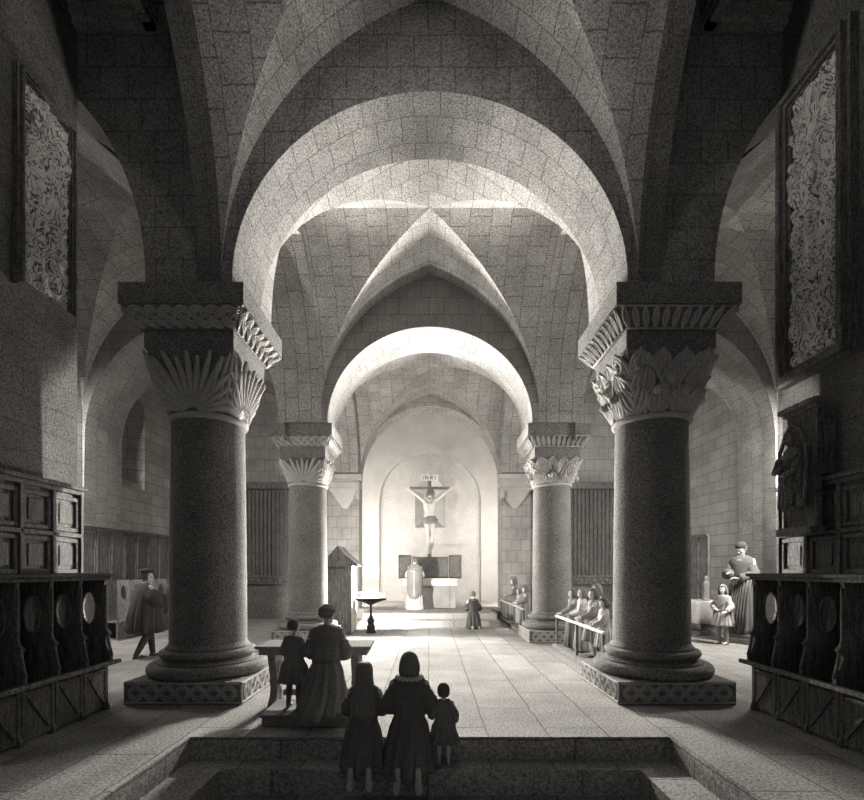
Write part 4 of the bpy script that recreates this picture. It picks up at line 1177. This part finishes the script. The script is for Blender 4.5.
# votive candle stand
t = thing('candle_stand', 'black iron candle stand with flared tray and knobbed foot, left of the altar steps', 'candle stand', (-1.60, 13.12, 0))
MB().lathe([(.0, 0), (.13, 0), (.13, .05), (.11, .07), (.11, .2), (.075, .24), (.105, .3), (.09, .37), (.04, .46), (.03, .5)], 24).build('foot', M['iron'], t, True, 40)
MB().lathe([(.028, .48), (.028, .6), (.045, .62), (.028, .64), (.03, .72), (.05, .78)], 20).build('stem', M['iron'], t, True, 40)
MB().loft([[(sx_*w, sy_*d, z) for sx_, sy_ in ((-1, -1), (1, -1), (1, 1), (-1, 1))] for z, w, d in ((.76, .05, .05), (.80, .12, .07), (.85, .24, .10), (.89, .39, .13), (.90, .42, .14), (.95, .42, .14))]).build('tray', M['iron'], t)
PLACES = ['first candle from the left', 'second candle from the left', 'third candle from the left', 'fourth candle from the left', 'fifth candle from the left', 'sixth candle from the left', 'sixth candle from the right', 'fifth candle from the right', 'fourth candle from the right', 'third candle from the right', 'second candle from the right', 'first candle from the right']
for i in range(12):
    x = -.385+.77*i/11; h = .085+.035*((i*7) % 5)/5
    t = thing('votive_candle', 'thin lit votive candle on the iron stand, ' + PLACES[i], 'candle', (-1.60+x, 13.12, .95), group='candles on the iron stand')
    MB().lathe([(.02, 0), (.02, .015), (.012, .02), (.012, h), (.004, h+.004)], 10).build('wax_stick', M['wax'], t, True, 40)
    MB().lathe([(.002, h), (.008, h+.015), (.006, h+.03), (.001, h+.05)], 8).build('flame', M['flame'], t, True)

# gabled wooden booth beside the candle stand
t = thing('gabled_booth', 'dark wooden booth with a pitched roof, beside the candle stand', 'booth', (-2.42, 12.78, 0))
MB().box(-.34, .34, 0, .85, 0, 1.82).build('body', M['wood'], t)
MB().box(-.29, .29, -.03, 0, .06, 1.74, bev=.01).box(-.24, -.02, -.045, -.03, .14, 1.62, bev=.01).box(.02, .24, -.045, -.03, .14, 1.62, bev=.01).build('door', M['wood'], t)
mb = MB()
mb.loft([[(-.54, y, 1.80), (-.52, y, 1.86), (-.18, y, 2.12), (0, y, 2.34), (.18, y, 2.12), (.52, y, 1.86), (.54, y, 1.80)] for y in (-.10, .95)])
mb.build('roof', M['wood'], t)
MB().box(.34, .365, .03, .82, .05, 1.80).build('lit_side_panel', M['paleboard'], t)  # side towards the candles made pale, their light put into its colour

# ------------------------------------------------------------------ light
w = bpy.data.worlds.new('world'); SC.world = w; w.use_nodes = True
bg = w.node_tree.nodes['Background']; bg.inputs[0].default_value = (.93, .96, 1.0, 1); bg.inputs[1].default_value = .16
def area(name, loc, to, sx, sy, power, col=(1, .955, .895), spread=180):
    l = bpy.data.lights.new(name, 'AREA'); l.shape = 'RECTANGLE'; l.size = sx; l.size_y = sy; l.energy = power; l.color = col; l.spread = radians(spread)
    o = bpy.data.objects.new(name, l); COL.objects.link(o); o.location = loc
    d = Vector(to)-Vector(loc); o.rotation_euler = d.to_track_quat('-Z', 'Y').to_euler(); return o
# daylight slanting in through the chancel windows, hidden behind the jambs
area('daylight_left', (-3.15, 18.7, 3.0), (-.5, 10, 2.8), .7, 2.6, 3000, spread=50)
area('daylight_right', (3.15, 18.7, 3.0), (.5, 10, 2.8), .7, 2.6, 3000, spread=50)
area('vault_fill_left', (-2.95, 18.6, 1.3), (.5, 7.0, 7.6), .6, 1.7, 1700, spread=42)  # extra lamp added to lift the front arch and vaults
area('vault_fill_right', (2.95, 18.6, 1.3), (-.5, 7.0, 7.6), .6, 1.7, 1700, spread=42)  # matching lamp added on the right for the arch and vaults
area('nave_floor_fill', (0, 20.9, 8.47), (0, 6.0, 1.0), 1.4, .1, 300, spread=40)  # unseen lamp added under the chancel vault to light the nave floor
area('daylight_left_altar', (-3.55, 18.8, 3.2), (1.2, 20.5, 2.6), 1.2, 2.2, 110)
area('daylight_right_altar', (3.55, 18.8, 3.2), (-1.2, 20.5, 2.6), 1.2, 2.2, 40)
# unseen lamps added to light the two aisles
area('aisle_fill_right', (7.9, 9.3, 4.2), (6.3, 12.5, .8), 1.2, 2.2, 900)
area('aisle_fill_left', (-7.9, 9.3, 4.2), (-6.5, 12.5, 1.5), 1.2, 2.2, 450)

# unseen lamps added to bring out the near vault webs
area('near_vault_fill_left', (-4.3, 4.15, 6.2), (1.6, 5.9, 7.5), .7, 1.2, 16, spread=42)
area('near_vault_fill_right', (4.3, 4.15, 6.2), (-1.6, 5.9, 7.5), .7, 1.2, 16, spread=42)
l = bpy.data.lights.new('candle_glow', 'POINT'); l.energy = 1300; l.color = (1, .95, .87); l.shadow_soft_size = .04
o = bpy.data.objects.new('candle_glow', l); COL.objects.link(o); o.location = (-1.60, 13.12, 1.12)
vs_ = SC.view_settings
vs_.view_transform = 'Standard'; vs_.look = 'None'; vs_.exposure = 0; vs_.gamma = 1; vs_.use_curve_mapping = False
